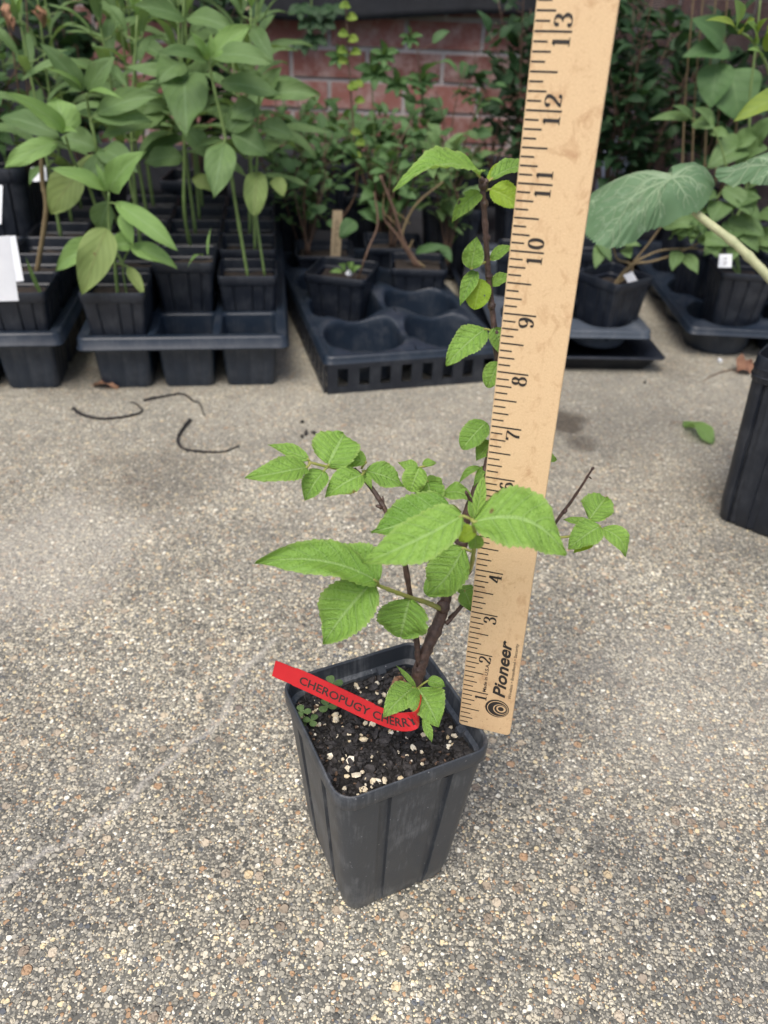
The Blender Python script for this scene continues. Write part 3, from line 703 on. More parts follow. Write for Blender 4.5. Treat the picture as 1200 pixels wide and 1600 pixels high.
# the strip stands on edge, leaning back a little
def tframe(s):
    p, d = tpath(s); up = V((0.05, .32, .95)); up = (up - d * up.dot(d)).normalized(); return p, d, up, d.cross(up)
plant_tag = empty('plant_tag', tp[0], 'red plastic tag lettered in black, bent into the soil of the grey pot', 'plant tag')
TW = .0098
b = MB(); loops = []
ns = 90
for i in range(ns + 1):
    s = cum[-1] * i / ns; p, d, up, nn = tframe(s); h = TW / 2
    sl = s / cum[-1]
    lo = hi = h
    if sl < .012: lo, hi = h * .96, h * .96
    if sl > .10 and sl < .50: hi = h * 1.10; lo = h * 1.08
    th = .00025
    loops.append([p - up * lo - nn * th, p + up * hi - nn * th, p + up * hi + nn * th, p - up * lo + nn * th])
b.loft(loops, capend=True, capstart=True, smooth=False)
b.build('strip', M['red'], plant_tag)
vs, fs = text_mesh('CHEROPUGY CHERRY', .0066, .0001)
wx = max(v.x for v in vs); s0, s1 = .0155, cum[14 * 5]; out = []
for v in vs:
    s = s0 + v.x / wx * (s1 - s0); p, d, up, nn = tframe(s)
    sg = 1 if nn.dot(CAM - p) > 0 else -1
    out.append(p + up * (v.y - .0024) + nn * (sg * .0004))
b = MB(); b.add(out, fs, smooth=False); b.build('lettering', M['ink'], plant_tag)

# ------------------------------------------------------------------ yardstick
RB = V((.04672, .2968, .1342)); ax = V((-.00194, .11239, 1)).normalized()
ra = V((math.cos(-.27678), math.sin(-.27678), 0)); ra = (ra - ax * ra.dot(ax)).normalized(); rn = ra.cross(ax)
if rn.y > 0: rn = -rn
RL, RWd, RT = 36.0, 1.125, .0042
def RP(x, t, h=0.0): return RB + ra * (x * IN) + ax * (t * IN) + rn * h   # inches across, inches along
ruler = empty('yardstick', RB, 'worn wooden yardstick standing on the rim of the grey pot', 'ruler')
b = MB(); cr = .09
outl = []
for cx, cy, a0 in ((RWd - cr, cr, -90), (RWd - cr, RL - cr, 0), (cr, RL - cr, 90), (cr, cr, 180)):
    for k in range(7):
        a = rad(a0 + 90 * k / 6); outl.append((cx + cr * math.cos(a), cy + cr * math.sin(a)))
def roff(o, e): 
    cx, cy = RWd / 2, RL / 2
    return [(cx + (x - cx) * (1 - e / cx), cy + (y - cy) * (1 - e / cy)) for x, y in o]
lps = [(roff(outl, .012), 0), (outl, -.0003), (outl, -RT + .0003), (roff(outl, .012), -RT)]
n = len(outl); vs = []; uvs = []
for o_, h in lps:
    for x, y in o_: vs.append(RP(x, y, h)); uvs.append((x, y))
fs = [tuple(range(n)), tuple(range(3 * n, 4 * n))[::-1]]
for i in range(3):
    for k in range(n): fs.append((i * n + k, (i + 1) * n + k, (i + 1) * n + (k + 1) % n, i * n + (k + 1) % n))
b.add(vs, fs, uvs, smooth=False); b.build('stick', M['wood'], ruler)
b = MB(); H0 = .00012
rgt = random.Random(8)
for k in range(2, 36 * 8):
    t = k / 8; ln = .53 if k % 8 == 0 else (.39 if k % 4 == 0 else (.27 if k % 2 == 0 else .205))
    ln += rgt.uniform(-.006, .006); x0 = .018; hw = .0125 if k % 8 else .0135
    if t > 34.9: break
    b.add([RP(x0, t - hw, H0), RP(x0 + ln, t - hw, H0), RP(x0 + ln, t + hw, H0), RP(x0, t + hw, H0)], [(0, 1, 2, 3)], smooth=False)
b.add([RP(.018, .125 - .012, H0), RP(.2, .125 - .012, H0), RP(.2, .125 + .012, H0), RP(.018, .125 + .012, H0)], [(0, 1, 2, 3)], smooth=False)
b.build('tick_marks', M['ink'], ruler)
def ell(cx, cy, rx, ry, n=20): return [(cx + rx * math.sin(i / n * 2 * math.pi), cy + ry * math.cos(i / n * 2 * math.pi)) for i in range(n + 1)]
six = [(.47, .86), (.36, .975), (.2, .88), (.1, .6), (.075, .32), (.16, .07), (.31, .02), (.48, .13), (.5, .34), (.4, .54), (.26, .56), (.12, .40)]
DG = {
 '0': ([ell(.3, .5, .2, .48)], []),
 '1': ([[(.3, 0), (.3, .97)], [(.3, .96), (.22, .88), (.13, .86)], [(.12, .015), (.48, .015)]], []),
 '2': ([[(.1, .74), (.14, .92), (.3, .98), (.48, .88), (.49, .68), (.38, .46), (.2, .24), (.07, .05)], [(.07, .06), (.25, .075), (.45, .05), (.53, .2)]], [(.13, .73)]),
 '3': ([[(.11, .8), (.18, .95), (.32, .98), (.46, .88), (.46, .68), (.36, .56), (.24, .53)], [(.24, .53), (.42, .49), (.52, .3), (.46, .1), (.3, .01), (.14, .05), (.09, .18)]], [(.13, .78), (.12, .19)]),
 '4': ([[(.38, 0), (.38, .97)], [(.38, .97), (.2, .62), (.03, .29)], [(.03, .29), (.3, .29), (.55, .29)], [(.24, .015), (.53, .015)]], []),
 '5': ([[(.5, .94), (.16, .94)], [(.16, .94), (.12, .53)], [(.12, .53), (.3, .62), (.48, .5), (.51, .28), (.4, .06), (.22, .01), (.1, .12)]], [(.12, .14)]),
 '6': ([six], [(.44, .84)]),
 '7': ([[(.07, .9), (.3, .93), (.54, .92)], [(.54, .92), (.38, .6), (.27, .3), (.25, 0)], [(.07, .76), (.07, .96)]], []),
 '8': ([ell(.3, .755, .155, .225), ell(.3, .27, .2, .26)], []),
 '9': ([[(.6 - x, 1 - y) for x, y in six]], [(.16, .16)]),
}
def digit(mb, ch, f, sz):
    ss, balls = DG[ch]
    for st in ss:
        P = bez([V((x, y, 0)) for x, y in st], 5) if len(st) > 2 else [V((*st[0], 0)), V((*st[1], 0))]
        L_ = []
        for i, p in enumerate(P):
            d = (P[min(i + 1, len(P) - 1)] - P[max(i - 1, 0)]).normalized(); hw = .028 + .055 * abs(d.y) ** 1.3
            nn = V((-d.y, d.x, 0)); L_.append([f(p + nn * hw), f(p - nn * hw)])
        mb.loft(L_, closed=False, smooth=False)
    for k, (x, y) in enumerate(balls):
        mb.add([f(V((x + .075 * math.cos(a), y + .075 * math.sin(a), 0)), .00003) for a in [i * .7854 for i in range(8)]], [tuple(range(8))], smooth=False)
for num in range(1, 35):
    b = MB(); s_ = str(num); h = .25; wd = .30 * .72
    for i, ch in enumerate(s_):
        # glyphs read upwards along the stick: glyph x -> along, glyph up -> towards the tick edge
        if len(s_) == 2: t0 = num - .215 if i == 0 else num + .045
        else: t0 = num - .215
        xb = .53
        def f(p, e=0.0, t0=t0, xb=xb): return RP(xb - p.y * h, t0 + p.x * .30, H0 + .00006 + e)
        digit(b, ch, f, h)
    b.build('number', M['ink'], ruler)
def rtext(s, size, t0, t1, xb, nm, bold=0, shear=0, hscale=1.0):
    vs, fs = text_mesh(s, 1.0, bold, shear); x0 = min(v.x for v in vs); x1 = max(v.x for v in vs)
    b = MB(); b.add([RP(xb - v.y * size, t0 + (v.x - x0) / (x1 - x0) * (t1 - t0), H0 + .00004) for v in vs], fs, smooth=False); b.build(nm, M['ink'], ruler)
rtext('Pioneer', .36, 1.0, 2.47, .90, 'brand_lettering', .028, .22)
rtext('Made in U.S.A.', .10, 1.05, 1.80, .50, 'origin_lettering', .015)
rtext('Wireless \u2022 Broadband \u2022 Security', .085, 1.0, 2.45, 1.035, 'service_lettering', .004)
lg = MB()
def disc(cx, ct, rx, rt, h, mi, n=36, rot=0):
    pts = []
    for i in range(n):
        a = i / n * 2 * math.pi; x = rx * math.cos(a); y = rt * math.sin(a)
        pts.append(RP(cx + x * math.cos(rot) - y * math.sin(rot), ct + x * math.sin(rot) + y * math.cos(rot), h))
    lg.add(pts, [tuple(range(n))], uvs=[(.5, 1.5)] * n, smooth=False, mi=mi)
LX, LT = .80, .68; hh = H0
for (dx, dt, rx, rt, mi) in [(0, 0, .255, .235, 0), (.015, -.006, .225, .205, 1), (.018, -.008, .212, .19, 0), (.075, -.005, .150, .135, 1), (.085, -.002, .135, .12, 0), (.095, .012, .10, .088, 1), (.09, .012, .062, .056, 0)]:
    disc(LX + dx * .9 - .02, LT + dt, rx, rt, hh, mi); hh += .00003
lg.build('swirl_emblem', [M['ink'], M['wood']], ruler)

# ------------------------------------------------------------------ trays
def square_tray(loc, rz, cols, rows, pitch, H, label, flange=.013, group=None):
    """flat of deep square cells: top web with flange, each cell a tapered cup"""
    e = empty('cell_tray', loc, label, 'tray', group, rz)
    W, D = cols * pitch + .012, rows * pitch + .012; cw = pitch * .90
    b = MB()
    # top web: strips between cells
    def bar(x0, y0, x1, y1, z0=None, z1=H): 
        z0 = H - .003 if z0 is None else z0
        b.box(((x0 + x1) / 2, (y0 + y1) / 2, (z0 + z1) / 2), x1 - x0, y1 - y0, z1 - z0)
    x0 = -W / 2; y0 = 0
    for c in range(cols + 1):
        cx = x0 + .006 + c * pitch
        bar(cx - (pitch - cw) / 2, y0 + .005, cx + (pitch - cw) / 2, y0 + D - .005)
    for r_ in range(rows + 1):
        cy = y0 + .006 + r_ * pitch
        for c in range(cols):
            cx = x0 + .006 + c * pitch
            bar(cx + (pitch - cw) / 2, cy - (pitch - cw) / 2 , cx + pitch - (pitch - cw) / 2, cy + (pitch - cw) / 2, H - .0030, H - .0006)
    # outer flange
    o = lambda ex, r_, z: [V((p.x, p.y + D / 2, z)) for p in rrect(W + ex, D + ex, r_)]
    b.loft([o(-.006, .008, H - .001), o(-.002, .009, H + .0008), o(.004, .010, H + .0004), o(.007, .011, H - .002), o(.008, .011, H - flange), o(.012, .012, H - flange - .0012), o(.012, .012, H - flange - .003), o(.006, .011, H - flange - .003), o(.004, .011, H - .004), o(-.004, .008, H - .005)])
    rim = b.build_local('rim', M['tray'], e)
    cm = MB(); rr = .008
    def c_(w, z): return ring(rsq(w, rr, grooves=(-.25, 0, .25), gd=.0009, gw=.10), z)
    def cf_(w, z): return ring(rsq(w, rr, grooves=(-.25, 0, .25), gd=0, gw=.10), z)
    cm.loft([cf_(cw + .002, H - .0035), c_(cw - .001, H - .006), c_(cw * .93, H * .4), c_(cw * .88, .004), cf_(cw * .84, .0004)], capend=True)
    cm.loft([cf_(cw + .001, H - .0004), cf_(cw - .003, H - .002), cf_(cw - .005, H - .012), cf_(cw * .93 - .003, H * .4), cf_(cw * .88 - .003, .004)][::-1], capstart=True)
    me = cm.mesh('cell', M['tray']); smooth_by_angle(me, 40)
    cells = {}
    for r_ in range(rows):
        for c in range(cols):
            cx = x0 + .006 + (c + .5) * pitch; cy = y0 + .006 + (r_ + .5) * pitch
            place(me, 'cell', (cx, cy, 0), 0, None, None, parent=e)
            cells[(c, r_)] = V(loc) + Matrix.Rotation(rz, 3, 'Z') @ V((cx, cy, 0))
    return e, cells
def rrect(w, d, r, n=6):
    pts = []
    for k, (sx, sy) in enumerate(((1, -1), (1, 1), (-1, 1), (-1, -1))):
        for i in range(n + 1):
            a = -math.pi / 2 + (k + i / n) * math.pi / 2
            pts.append(V((sx * (w / 2 - r) + r * math.cos(a), sy * (d / 2 - r) + r * math.sin(a))))
    return pts
def build_local(s, name, mats, parent):
    o = bpy.data.objects.new(name, s.mesh(name, mats)); COL.objects.link(o); o.parent = parent; return o
MB.build_local = build_local

YR = rad(8.5)
trayB, cB = square_tray((-.2745 + .003, .9695, 0), YR, 3, 6, .0835, .078, 'wide black cell tray with its front middle and right cells empty')
trayA, cA = square_tray((-.5580, .930, 0), YR, 3, 6, .0835, .084, 'black cell tray cut off by the left edge, behind the white cards')

pot_s = pot_mesh(.0815, .062, .098, M['black'], grooves=(-.25, .08, .3), gw=.05, gd=.002, rr=.007, rim=.014, name='pot'); smooth_by_angle(pot_s)
pot_d = pot_mesh(.084, .060, .135, M['black'], rr=.008, grooves=(-.28, 0, .28), gw=.07, gd=.003, rim=.012, name='pot'); smooth_by_angle(pot_d)
SOILN = [0]
def soil_in(parent_loc, w, z, rz, label):
    b = MB(); n = 8; vs = []
    for i in range(n + 1):
        for j in range(n + 1):
            x, y = (i / n - .5) * w, (j / n - .5) * w
            q = Matrix.Rotation(rz, 2) @ V((x, y)); vs.append((parent_loc[0] + q.x, parent_loc[1] + q.y, z + .004 * noise.noise(V((x * 60 + parent_loc[0] * 50, y * 60, parent_loc[1] * 9)))))
    b.add(vs, [(i * (n + 1) + j, (i + 1) * (n + 1) + j, (i + 1) * (n + 1) + j + 1, i * (n + 1) + j + 1) for i in range(n) for j in range(n)])
    return tag(b.build('potting_soil', M['soil_dark']), label, 'soil', kind='stuff')
ORD = ['front', 'second', 'third', 'fourth', 'fifth', 'back']
CN = ['left', 'middle', 'right']
topB = {}
for (c, r_), p in cB.items():
    if (c, r_) in ((1, 0), (2, 0)): continue
    zz = {(0, 0): .036, (1, 1): .050, (2, 1): .030}.get((c, r_), .042)
    # lift of the pots that sit high in their cells
    if (c, r_) == (1, 1): p = p + V((0, -.006, 0))
    place(pot_s, 'square_pot', (p.x, p.y, zz), YR, 'black square pot in the %s row, %s column of the wide cell tray' % (ORD[r_], CN[c]), 'pot', 'square pots in the middle-left tray')
    soil_in(p, .070, zz + .080, YR, 'dark soil in the %s row, %s column pot of the wide cell tray' % (ORD[r_], CN[c]))
    topB[(c, r_)] = V((p.x, p.y, zz + .08))
topA = {}
for (c, r_), p in cA.items():
    if c == 0: continue
    zz = .036
    place(pot_s, 'square_pot', (p.x, p.y, zz), YR, 'black square pot in the %s row, %s column of the far left tray' % (ORD[r_], CN[c]), 'pot', 'square pots in the far left tray')
    soil_in(p, .070, zz + .080, YR, 'dark soil in the %s row, %s column pot of the far left tray' % (ORD[r_], CN[c]))
    topA[(c, r_)] = V((p.x, p.y, zz + .08))

def round_tray(name, loc, rz, cols, rows, px_, py_, H, mat, label, rad_h, saddle, slots=True, legs=False, skirt=.0, hole_r2=.8):
    """carry tray: web that rises between round cups; skirt with slots, or cups standing free"""
    e = empty(name, loc, label, 'tray', None, rz)
    W, D = cols * px_ + .012, rows * py_ + .012
    b = MB(); n = 48
    for c in range(cols):
        for r_ in range(rows):
            cx = -W / 2 + .006 + (c + .5) * px_; cy = .006 + (r_ + .5) * py_
            loops = []
            def edge(a):
                ca_, sa_ = math.cos(a), math.sin(a); k = min((px_ / 2) / max(abs(ca_), 1e-6), (py_ / 2) / max(abs(sa_), 1e-6)); return ca_ * k, sa_ * k
            hr = rad_h
            def height(x, y):
                gx, gy = cx + x, cy + y
                u_ = math.cos(2 * math.pi * (gx + W / 2 - .006) / px_) * .5 + .5; v_ = math.cos(2 * math.pi * (gy - .006) / py_) * .5 + .5
                d = min(gx + W / 2 - .006, W / 2 - .006 - gx, gy - .006, D - .006 - gy); fade = min(1, max(0, d / (.3 * px_)))
                return H + saddle * fade * (.25 + 1.0 * u_ * v_ - .35 * (u_ + v_ - 2 * u_ * v_))
            angs = [2 * math.pi * i / n for i in range(n)]
            for t in (0, .2, .4, .6, .8, .93, 1.0):
                L_ = []
                for a in angs:
                    ex, ey = edge(a); sq = abs(math.sin(2 * a)) ** 2; hx, hy = hr * math.cos(a) * (1 + .10 * sq), hr * math.sin(a) * (1 + .10 * sq)
                    x, y = ex + (hx - ex) * t, ey + (hy - ey) * t; L_.append(V((cx + x, cy + y, height(x, y) - (.0025 if t == 1 else (.0006 if t > .9 else 0)))))
                loops.append(L_)
            for t, kk in ((.0, .985), (.15, .975), (.5, .95), (.97, .90), (1.0, .86)):
                zz = .006
                L_ = []
                for i, a in enumerate(angs):
                    top = loops[6][i]; fl = 1 + (.022 if (i // 4) % 3 == 0 else 0) * (1 if t > 0 else 0)
                    L_.append(V((cx + (top.x - cx) * kk * fl, cy + (top.y - cy) * kk * fl, top.z - .003 + (zz - top.z + .003) * t)))
                loops.append(L_)
            b.loft(loops, capend=True)
    smooth_by_angle(b.build_local('cup_sheet', mat, e).data, 42)
    k = MB()
    o = lambda ex, r_, z: [V((p.x, p.y + D / 2, z)) for p in rrect(W + ex, D + ex, r_)]
    k.loft([o(-.014, .014, H - .0005), o(-.002, .014, H + .0012), o(.004, .013, H + .0008), o(.006, .012, H - .002), o(.006, .012, H - .008), o(.009, .012, H - .009), o(.009, .012, H - .0105), o(.004, .012, H - .0105), o(.002, .012, H - .004)])
    k.build_local('rim', mat, e)
    if slots:
        sl = MB(); t = .0022
        for side in range(4):
            L = W if side % 2 == 0 else D; nsl = int(round(L / .031)); pitch = (L - .012) / nsl; z1 = H - .009
            cxn = [V((0, -.0035, 0)), V((W / 2 + .0035, D / 2, 0)), V((0, D + .0035, 0)), V((-W / 2 - .0035, D / 2, 0))][side]; rr = side * math.pi / 2; R = Matrix.Rotation(rr, 3, 'Z')
            def bx(x0, x1, z0, z1, yo=0): c_ = R @ V(((x0 + x1) / 2, yo, (z0 + z1) / 2)) + cxn; sl.box(c_, x1 - x0, t, z1 - z0, rr)
            hw = L / 2 + .001
            sl_lo, sl_hi = .010, H - .016
            bx(-hw, hw, 0, sl_lo); bx(-hw, hw, sl_hi, z1)
            x = -hw; 
            for i in range(nsl):
                xc = -L / 2 + .006 + (i + .5) * pitch; bx(x, xc - .0072, sl_lo, sl_hi, .0003); x = xc + .0072
            bx(x, hw, sl_lo, sl_hi, .0003)
        sl.build_local('slotted_side', M['black'], e)
    if legs:
        lg_ = MB()
        for c in range(cols):
            for r_ in range(rows):
                cx = -W / 2 + .006 + (c + .5) * px_; cy = .006 + (r_ + .5) * py_
                cc = lambda r2, z: [V((cx + r2 * math.cos(2 * math.pi * i / 32), cy + r2 * math.sin(2 * math.pi * i / 32), z)) for i in range(32)]
                lg_.loft([cc(rad_h * 1.0, H - .006), cc(rad_h * .93, .004), cc(rad_h * .9, 0)], capend=True)
        lg_.build_local('cup', mat, e)
    return e
R2 = lambda loc, rz, x, y, z=0: V(loc) + Matrix.Rotation(rz, 3, 'Z') @ V((x, y, z))
# tray C: slotted carry tray. near-left corner at (-.082,.985)
CZ = rad(16); CW = .252
Cloc = V((-.085, .983, 0)) + Matrix.Rotation(CZ, 3, 'Z') @ V((CW / 2, 0, 0))
round_tray('carry_tray', Cloc, CZ, 2, 4, .120, .118, .052, M['tray'], 'black carry tray with slotted sides and two empty round cups in front', .0555, .013)
def inC(c, r_): return R2(Cloc, CZ, -.12 + (c + .5) * .120, .006 + (r_ + .5) * .118)
# tray D on its shallow flat
Dz = rad(4)
Dloc = V((.2700, 1.118, .018))
fb = MB()
fo = lambda w_, d_, z: [V((p.x, p.y + .24, z)) for p in rrect(w_, d_, .012)]
fb.loft([fo(.21, .46, .001), fo(.225, .475, .0), fo(.250, .495, .022), fo(.262, .507, .0225), fo(.262, .507, .0205), fo(.252, .500, .018)][0:0] or [fo(.235, .465, .0), fo(.258, .488, .022), fo(.272, .502, .0225), fo(.272, .502, .0245), fo(.256, .486, .0245), fo(.232, .462, .003)], capstart=True, capend=True)
flat = empty('flat_tray', (.2700, 1.095, 0.0006), 'shallow black flat under the grey cup tray, right of the yardstick', 'tray', None, Dz)
fb.build_local('shell', M['black'], flat)
round_tray('cup_tray', Dloc, Dz, 2, 4, .108, .108, .036, M['tray_grey'], 'blue-grey plastic cup tray resting in a shallow black flat', .045, .012, slots=False, legs=True)
# tray E
Ez = rad(-1); Eloc = V((.640, 1.160, 0))
round_tray('cup_tray', Eloc, Ez, 3, 4, .118, .118, .050, M['tray'], 'black cup tray on round feet by the right edge, holding deep square pots', .051, .014, slots=False, legs=True)

deepE = []
for c in range(3):
    for r_ in range(3):
        p = R2(Eloc, Ez, -.177 + (c + .5) * .118, .006 + (r_ + .5) * .118)
        if c == 0 and r_ == 0: p = p + V((.012, 0, 0))
        place(pot_d, 'deep_pot', (p.x, p.y, .010), rad(8 if (c + r_) % 2 else -4), 'deep black ribbed square pot, %s row, %s column of the right-hand tray' % (ORD[r_], CN[c]), 'pot', 'deep pots in the right-hand tray', scale=(1, 1, .87))
        soil_in(p, .066, .010 + .100, 0, 'dark soil in the %s row, %s column deep pot of the right-hand tray' % (ORD[r_], CN[c]))
        deepE.append(V((p.x, p.y, .110)))
# pots in C
def std_pot(loc, rz, label, soil_label, sc=1.0, group=None, soilz_=.078, me=None, zs=None):
    place(me or pot_s, 'square_pot', loc, rz, label, 'pot', group, scale=(sc, sc, zs or sc))
    return soil_in(loc, .066 * sc, loc[2] + soilz_ * (zs or sc), rz, soil_label)
cC = {k: inC(*k) for k in [(c, r_) for c in range(2) for r_ in range(4)]}
PC1 = V((-.078, 1.215, .000)); PC2 = V((.040, 1.285, -.012))
PC1 = V((-.082, 1.235, .004)); PC2 = V((.038, 1.310, .004))
std_pot(tuple(PC1), rad(-12), 'black square pot with a sprout and white flake, left one in the carry tray', 'soil with small sprouts in the left pot of the carry tray', 1.20, zs=.93)
std_pot(tuple(PC2), rad(2), 'black square pot with cut brown twigs, right one in the carry tray', 'brown soil around the cut twigs in the carry tray', 1.12, soilz_=.086, zs=.86)
PC3 = V((-.125, 1.40, .004)); PC4 = V((-.005, 1.43, .004))
std_pot(tuple(PC3), rad(8), 'black square pot with a wooden stake behind the sprout pot', 'soil in the pot with the wooden stake', 1.25, zs=.75)
std_pot(tuple(PC4), rad(5), 'black square pot behind the pot of cut twigs', 'soil in the pot behind the cut twigs', 1.25, zs=.85)
# pots in D
PD1 = V((.329, 1.180, .024)); PD0 = V((.232, 1.20, .024))
std_pot(tuple(PD1), rad(38), 'black square pot set cornerwise in the grey cup tray, tied with white ribbon', 'soil in the cornerwise pot of the grey cup tray', 1.0)
std_pot(tuple(PD0), rad(40), 'black square pot mostly hidden by the yardstick in the grey cup tray', 'soil in the pot mostly hidden by the yardstick', 1.0)
back_pots = []
rg = random.Random(21)
for (x, y, sc, lab) in [(.215, 1.34, 1.1, 'second row of the grey cup tray, left'), (.335, 1.36, 1.15, 'second row of the grey cup tray, right'), (.10, 1.55, 1.3, 'behind the carry tray at its right'), (-.05, 1.62, 1.3, 'behind the carry tray in the middle'), (-.22, 1.58, 1.4, 'behind the carry tray at its left'),
                        (.25, 1.62, 1.3, 'behind the grey cup tray at its left'), (.40, 1.60, 1.3, 'behind the grey cup tray at its right'), (-.40, 1.64, 1.4, 'behind the middle-left tray'), (-.60, 1.62, 1.4, 'behind the far left tray'), (.60, 1.70, 1.4, 'behind the right-hand tray'), (-.15, 1.83, 1.5, 'at the foot of the brick wall, left'), (.14, 1.85, 1.5, 'at the foot of the brick wall, middle')]:
    std_pot((x, y, .001), rg.uniform(-.2, .2), 'black pot standing ' + lab, 'soil in the pot ' + lab, sc * 1.0)
    back_pots.append(V((x, y, .078 * sc)))
# big ribbed pot at the far left behind
bp = pot_mesh(.15, .12, .175, M['black'], rr=.02, grooves=(-.36, -.22, -.08, .08, .22, .36), gw=.05, gd=.003, rim=.02, name='pot'); smooth_by_angle(bp)
bpl = V((-.640, 1.30, .045)); place(bp, 'ribbed_pot', bpl, rad(6), 'large black ribbed pot rising behind the white label cards at far left', 'pot')
soil_in(bpl, .11, bpl.z + .15, 0, 'dark soil in the large ribbed pot at far left')

# tall round pot on the right
FX, FY = .440, .7245
sq_pot = pot_mesh(.134, .113, .190, M['black'], rr=.014, grooves=(-.36, -.18, 0, .18, .36), gw=.075, gd=.0052, rim=.026, name='pot'); smooth_by_angle(sq_pot)
place(sq_pot, 'ribbed_pot', (FX, FY, .0006), rad(-38), 'tall black pot with deep vertical ribs, cut off by the right edge of the photo', 'pot')
for zz in (.170, .178):
    b = MB(); o_ = lambda w_, z: [V((p.x, p.y, z)) for p in rrect(w_, w_, .0145)]
    b.loft([o_(.1335, zz - .0012), o_(.1362, zz), o_(.1335, zz + .0012)]); b.build_local('band', M['black'], bpy.data.objects['ribbed_pot.001'])
b = MB(); b.loft([[V((FX + .0 + r_ * math.cos(i * .2618), FY + r_ * math.sin(i * .2618), .160)) for i in range(24)] for r_ in (.058, .03, .002)], capend=True)
tag(b.build('potting_soil', M['soil_dark']), 'dark soil in the near ribbed pot at the right edge', 'soil', kind='stuff')

# ------------------------------------------------------------------ background plants
RG = random.Random(77)
class Plant:
    def __init__(s, name, base, label, cat='plant', group=None):
        s.e = empty(name, base, label, cat, group); s.n = 0
    def stem(s, pts, r0, r1, mat='stem_g', name='stem', n=7, knob=.08):
        b = MB(); stem(b, pts, r0, r1, n, knob, seed=RG.randint(0, 999)); b.build(name, M[mat], s.e)
    def leaf(s, B, T, w, n, mat='lance', shape='lance', curl=.1, fold=.25, pet=None, bend=0, r=None, wave=.25, serr=.03):
        b = MB(); leaf(b, B, T, w, n, shape, curl, fold, serr, nt=18, nu=20, nv=3, wave=wave, pet=pet, petr=.0011, r=r, bend=bend, rgl=RG)
        b.build('leaf', [M[mat], M['stem_g']], s.e)
    def pleaf(s, b0, t0, wpx, mat='lance', up=.5, pet=None, shape='lance', **k):
        B = PY(*b0); T = PY(*t0); mid = (B + T) / 2; c = (CAM - mid).normalized(); n0 = c * .8 + V((0, 0, 1)) * up
        a = (T - B).normalized(); n1 = (n0 - a * n0.dot(a)).normalized()
        s.leaf(B, T, wpx * pxm(mid) * 1.12, n1, mat, shape, pet=PY(*pet) if pet else None, **k)

# hand-placed front plants of the two left trays
p = Plant('leafy_perennial', topB[(0, 0)], 'young pale green plant in the front left cell with a yellowing lower leaf')
X0 = topB[(0, 0)]
p.stem([X0 + V((0, 0, 0)), PY(178, 400, X0.y), PY(170, 350, X0.y), PY(170, 300, X0.y)], .0022, .0015)
p.stem([X0 + V((.012, 0, 0)), PY(192, 420, X0.y), PY(196, 400, X0.y), PY(205, 388, X0.y)], .0013, .001)
yb = X0.y
for kw in [dict(b0=(171, 298, yb), t0=(226, 236, yb - .02), wpx=40, up=.4), dict(b0=(166, 298, yb), t0=(78, 264, yb - .03), wpx=28, up=.8), dict(b0=(169, 300, yb), t0=(149, 254, yb), wpx=11, shape='narrow'),
           dict(b0=(181, 319, yb - .01), t0=(278, 392, yb - .05), wpx=32, pet=(170, 318, yb)), dict(b0=(166, 357, yb - .02), t0=(128, 461, yb - .06), wpx=50, mat='lance_old', shape='ovate', up=.1),
           dict(b0=(160, 376, yb), t0=(88, 424, yb + .0), wpx=34, mat='lance_hi'), dict(b0=(205, 384, yb), t0=(277, 420, yb - .03), wpx=30), dict(b0=(199, 416, yb - .01), t0=(226, 464, yb - .03), wpx=17, mat='lance_old', pet=(182, 412, yb)),
           dict(b0=(188, 334, yb), t0=(208, 384, yb - .02), wpx=19), dict(b0=(204, 382, yb), t0=(170, 384, yb - .01), wpx=30, shape='ovate'), dict(b0=(170, 315, yb + .01), t0=(158, 365, yb + .03), wpx=36, mat='lance')]:
    kw.setdefault('mat', 'lance_hi'); p.pleaf(**kw)

yc = .985
q0 = V((-.350, 1.06, .10))
p = Plant('leafy_perennial', topB[(0, 1)], 'leafy plant with long pointed pale leaves leaning left over the tray gap')
Y1 = topB[(0, 1)].y
p.stem([topB[(0, 1)], PY(160, 350, Y1), PY(138, 290, Y1 - .01), PY(115, 250, Y1 - .03), PY(102, 212, Y1 - .05)], .0024, .0014)
for kw in [dict(b0=(102, 207, 1.0), t0=(8, 143, .95), wpx=30, mat='lance_hi'), dict(b0=(102, 205, 1.0), t0=(88, 154, 1.02), wpx=52, mat='lance_hi', shape='ovate', up=.1), dict(b0=(90, 222, 1.0), t0=(6, 263, .97), wpx=32, mat='lance_hi', pet=(105, 228, 1.01)),
           dict(b0=(98, 205, 1.0), t0=(122, 207, .98), wpx=9, mat='lance_hi'), dict(b0=(125, 270, 1.05), t0=(80, 335, 1.04), wpx=52, mat='lance_old', shape='ovate'), dict(b0=(92, 212, 1.02), t0=(0, 185, 1.05), wpx=34), dict(b0=(130, 285, 1.05), t0=(190, 240, 1.1), wpx=34)]: p.pleaf(**kw)
p = Plant('leafy_perennial', topB[(0, 2)], 'leafy plant with a whorl of folded pointed leaves, left of centre of the left tray')
Y2 = 1.09
p.stem([topB[(0, 2)], PY(162, 300, Y2 + .02), PY(150, 225, Y2), PY(140, 180, Y2), PY(135, 146, Y2 - .02)], .0026, .0014)
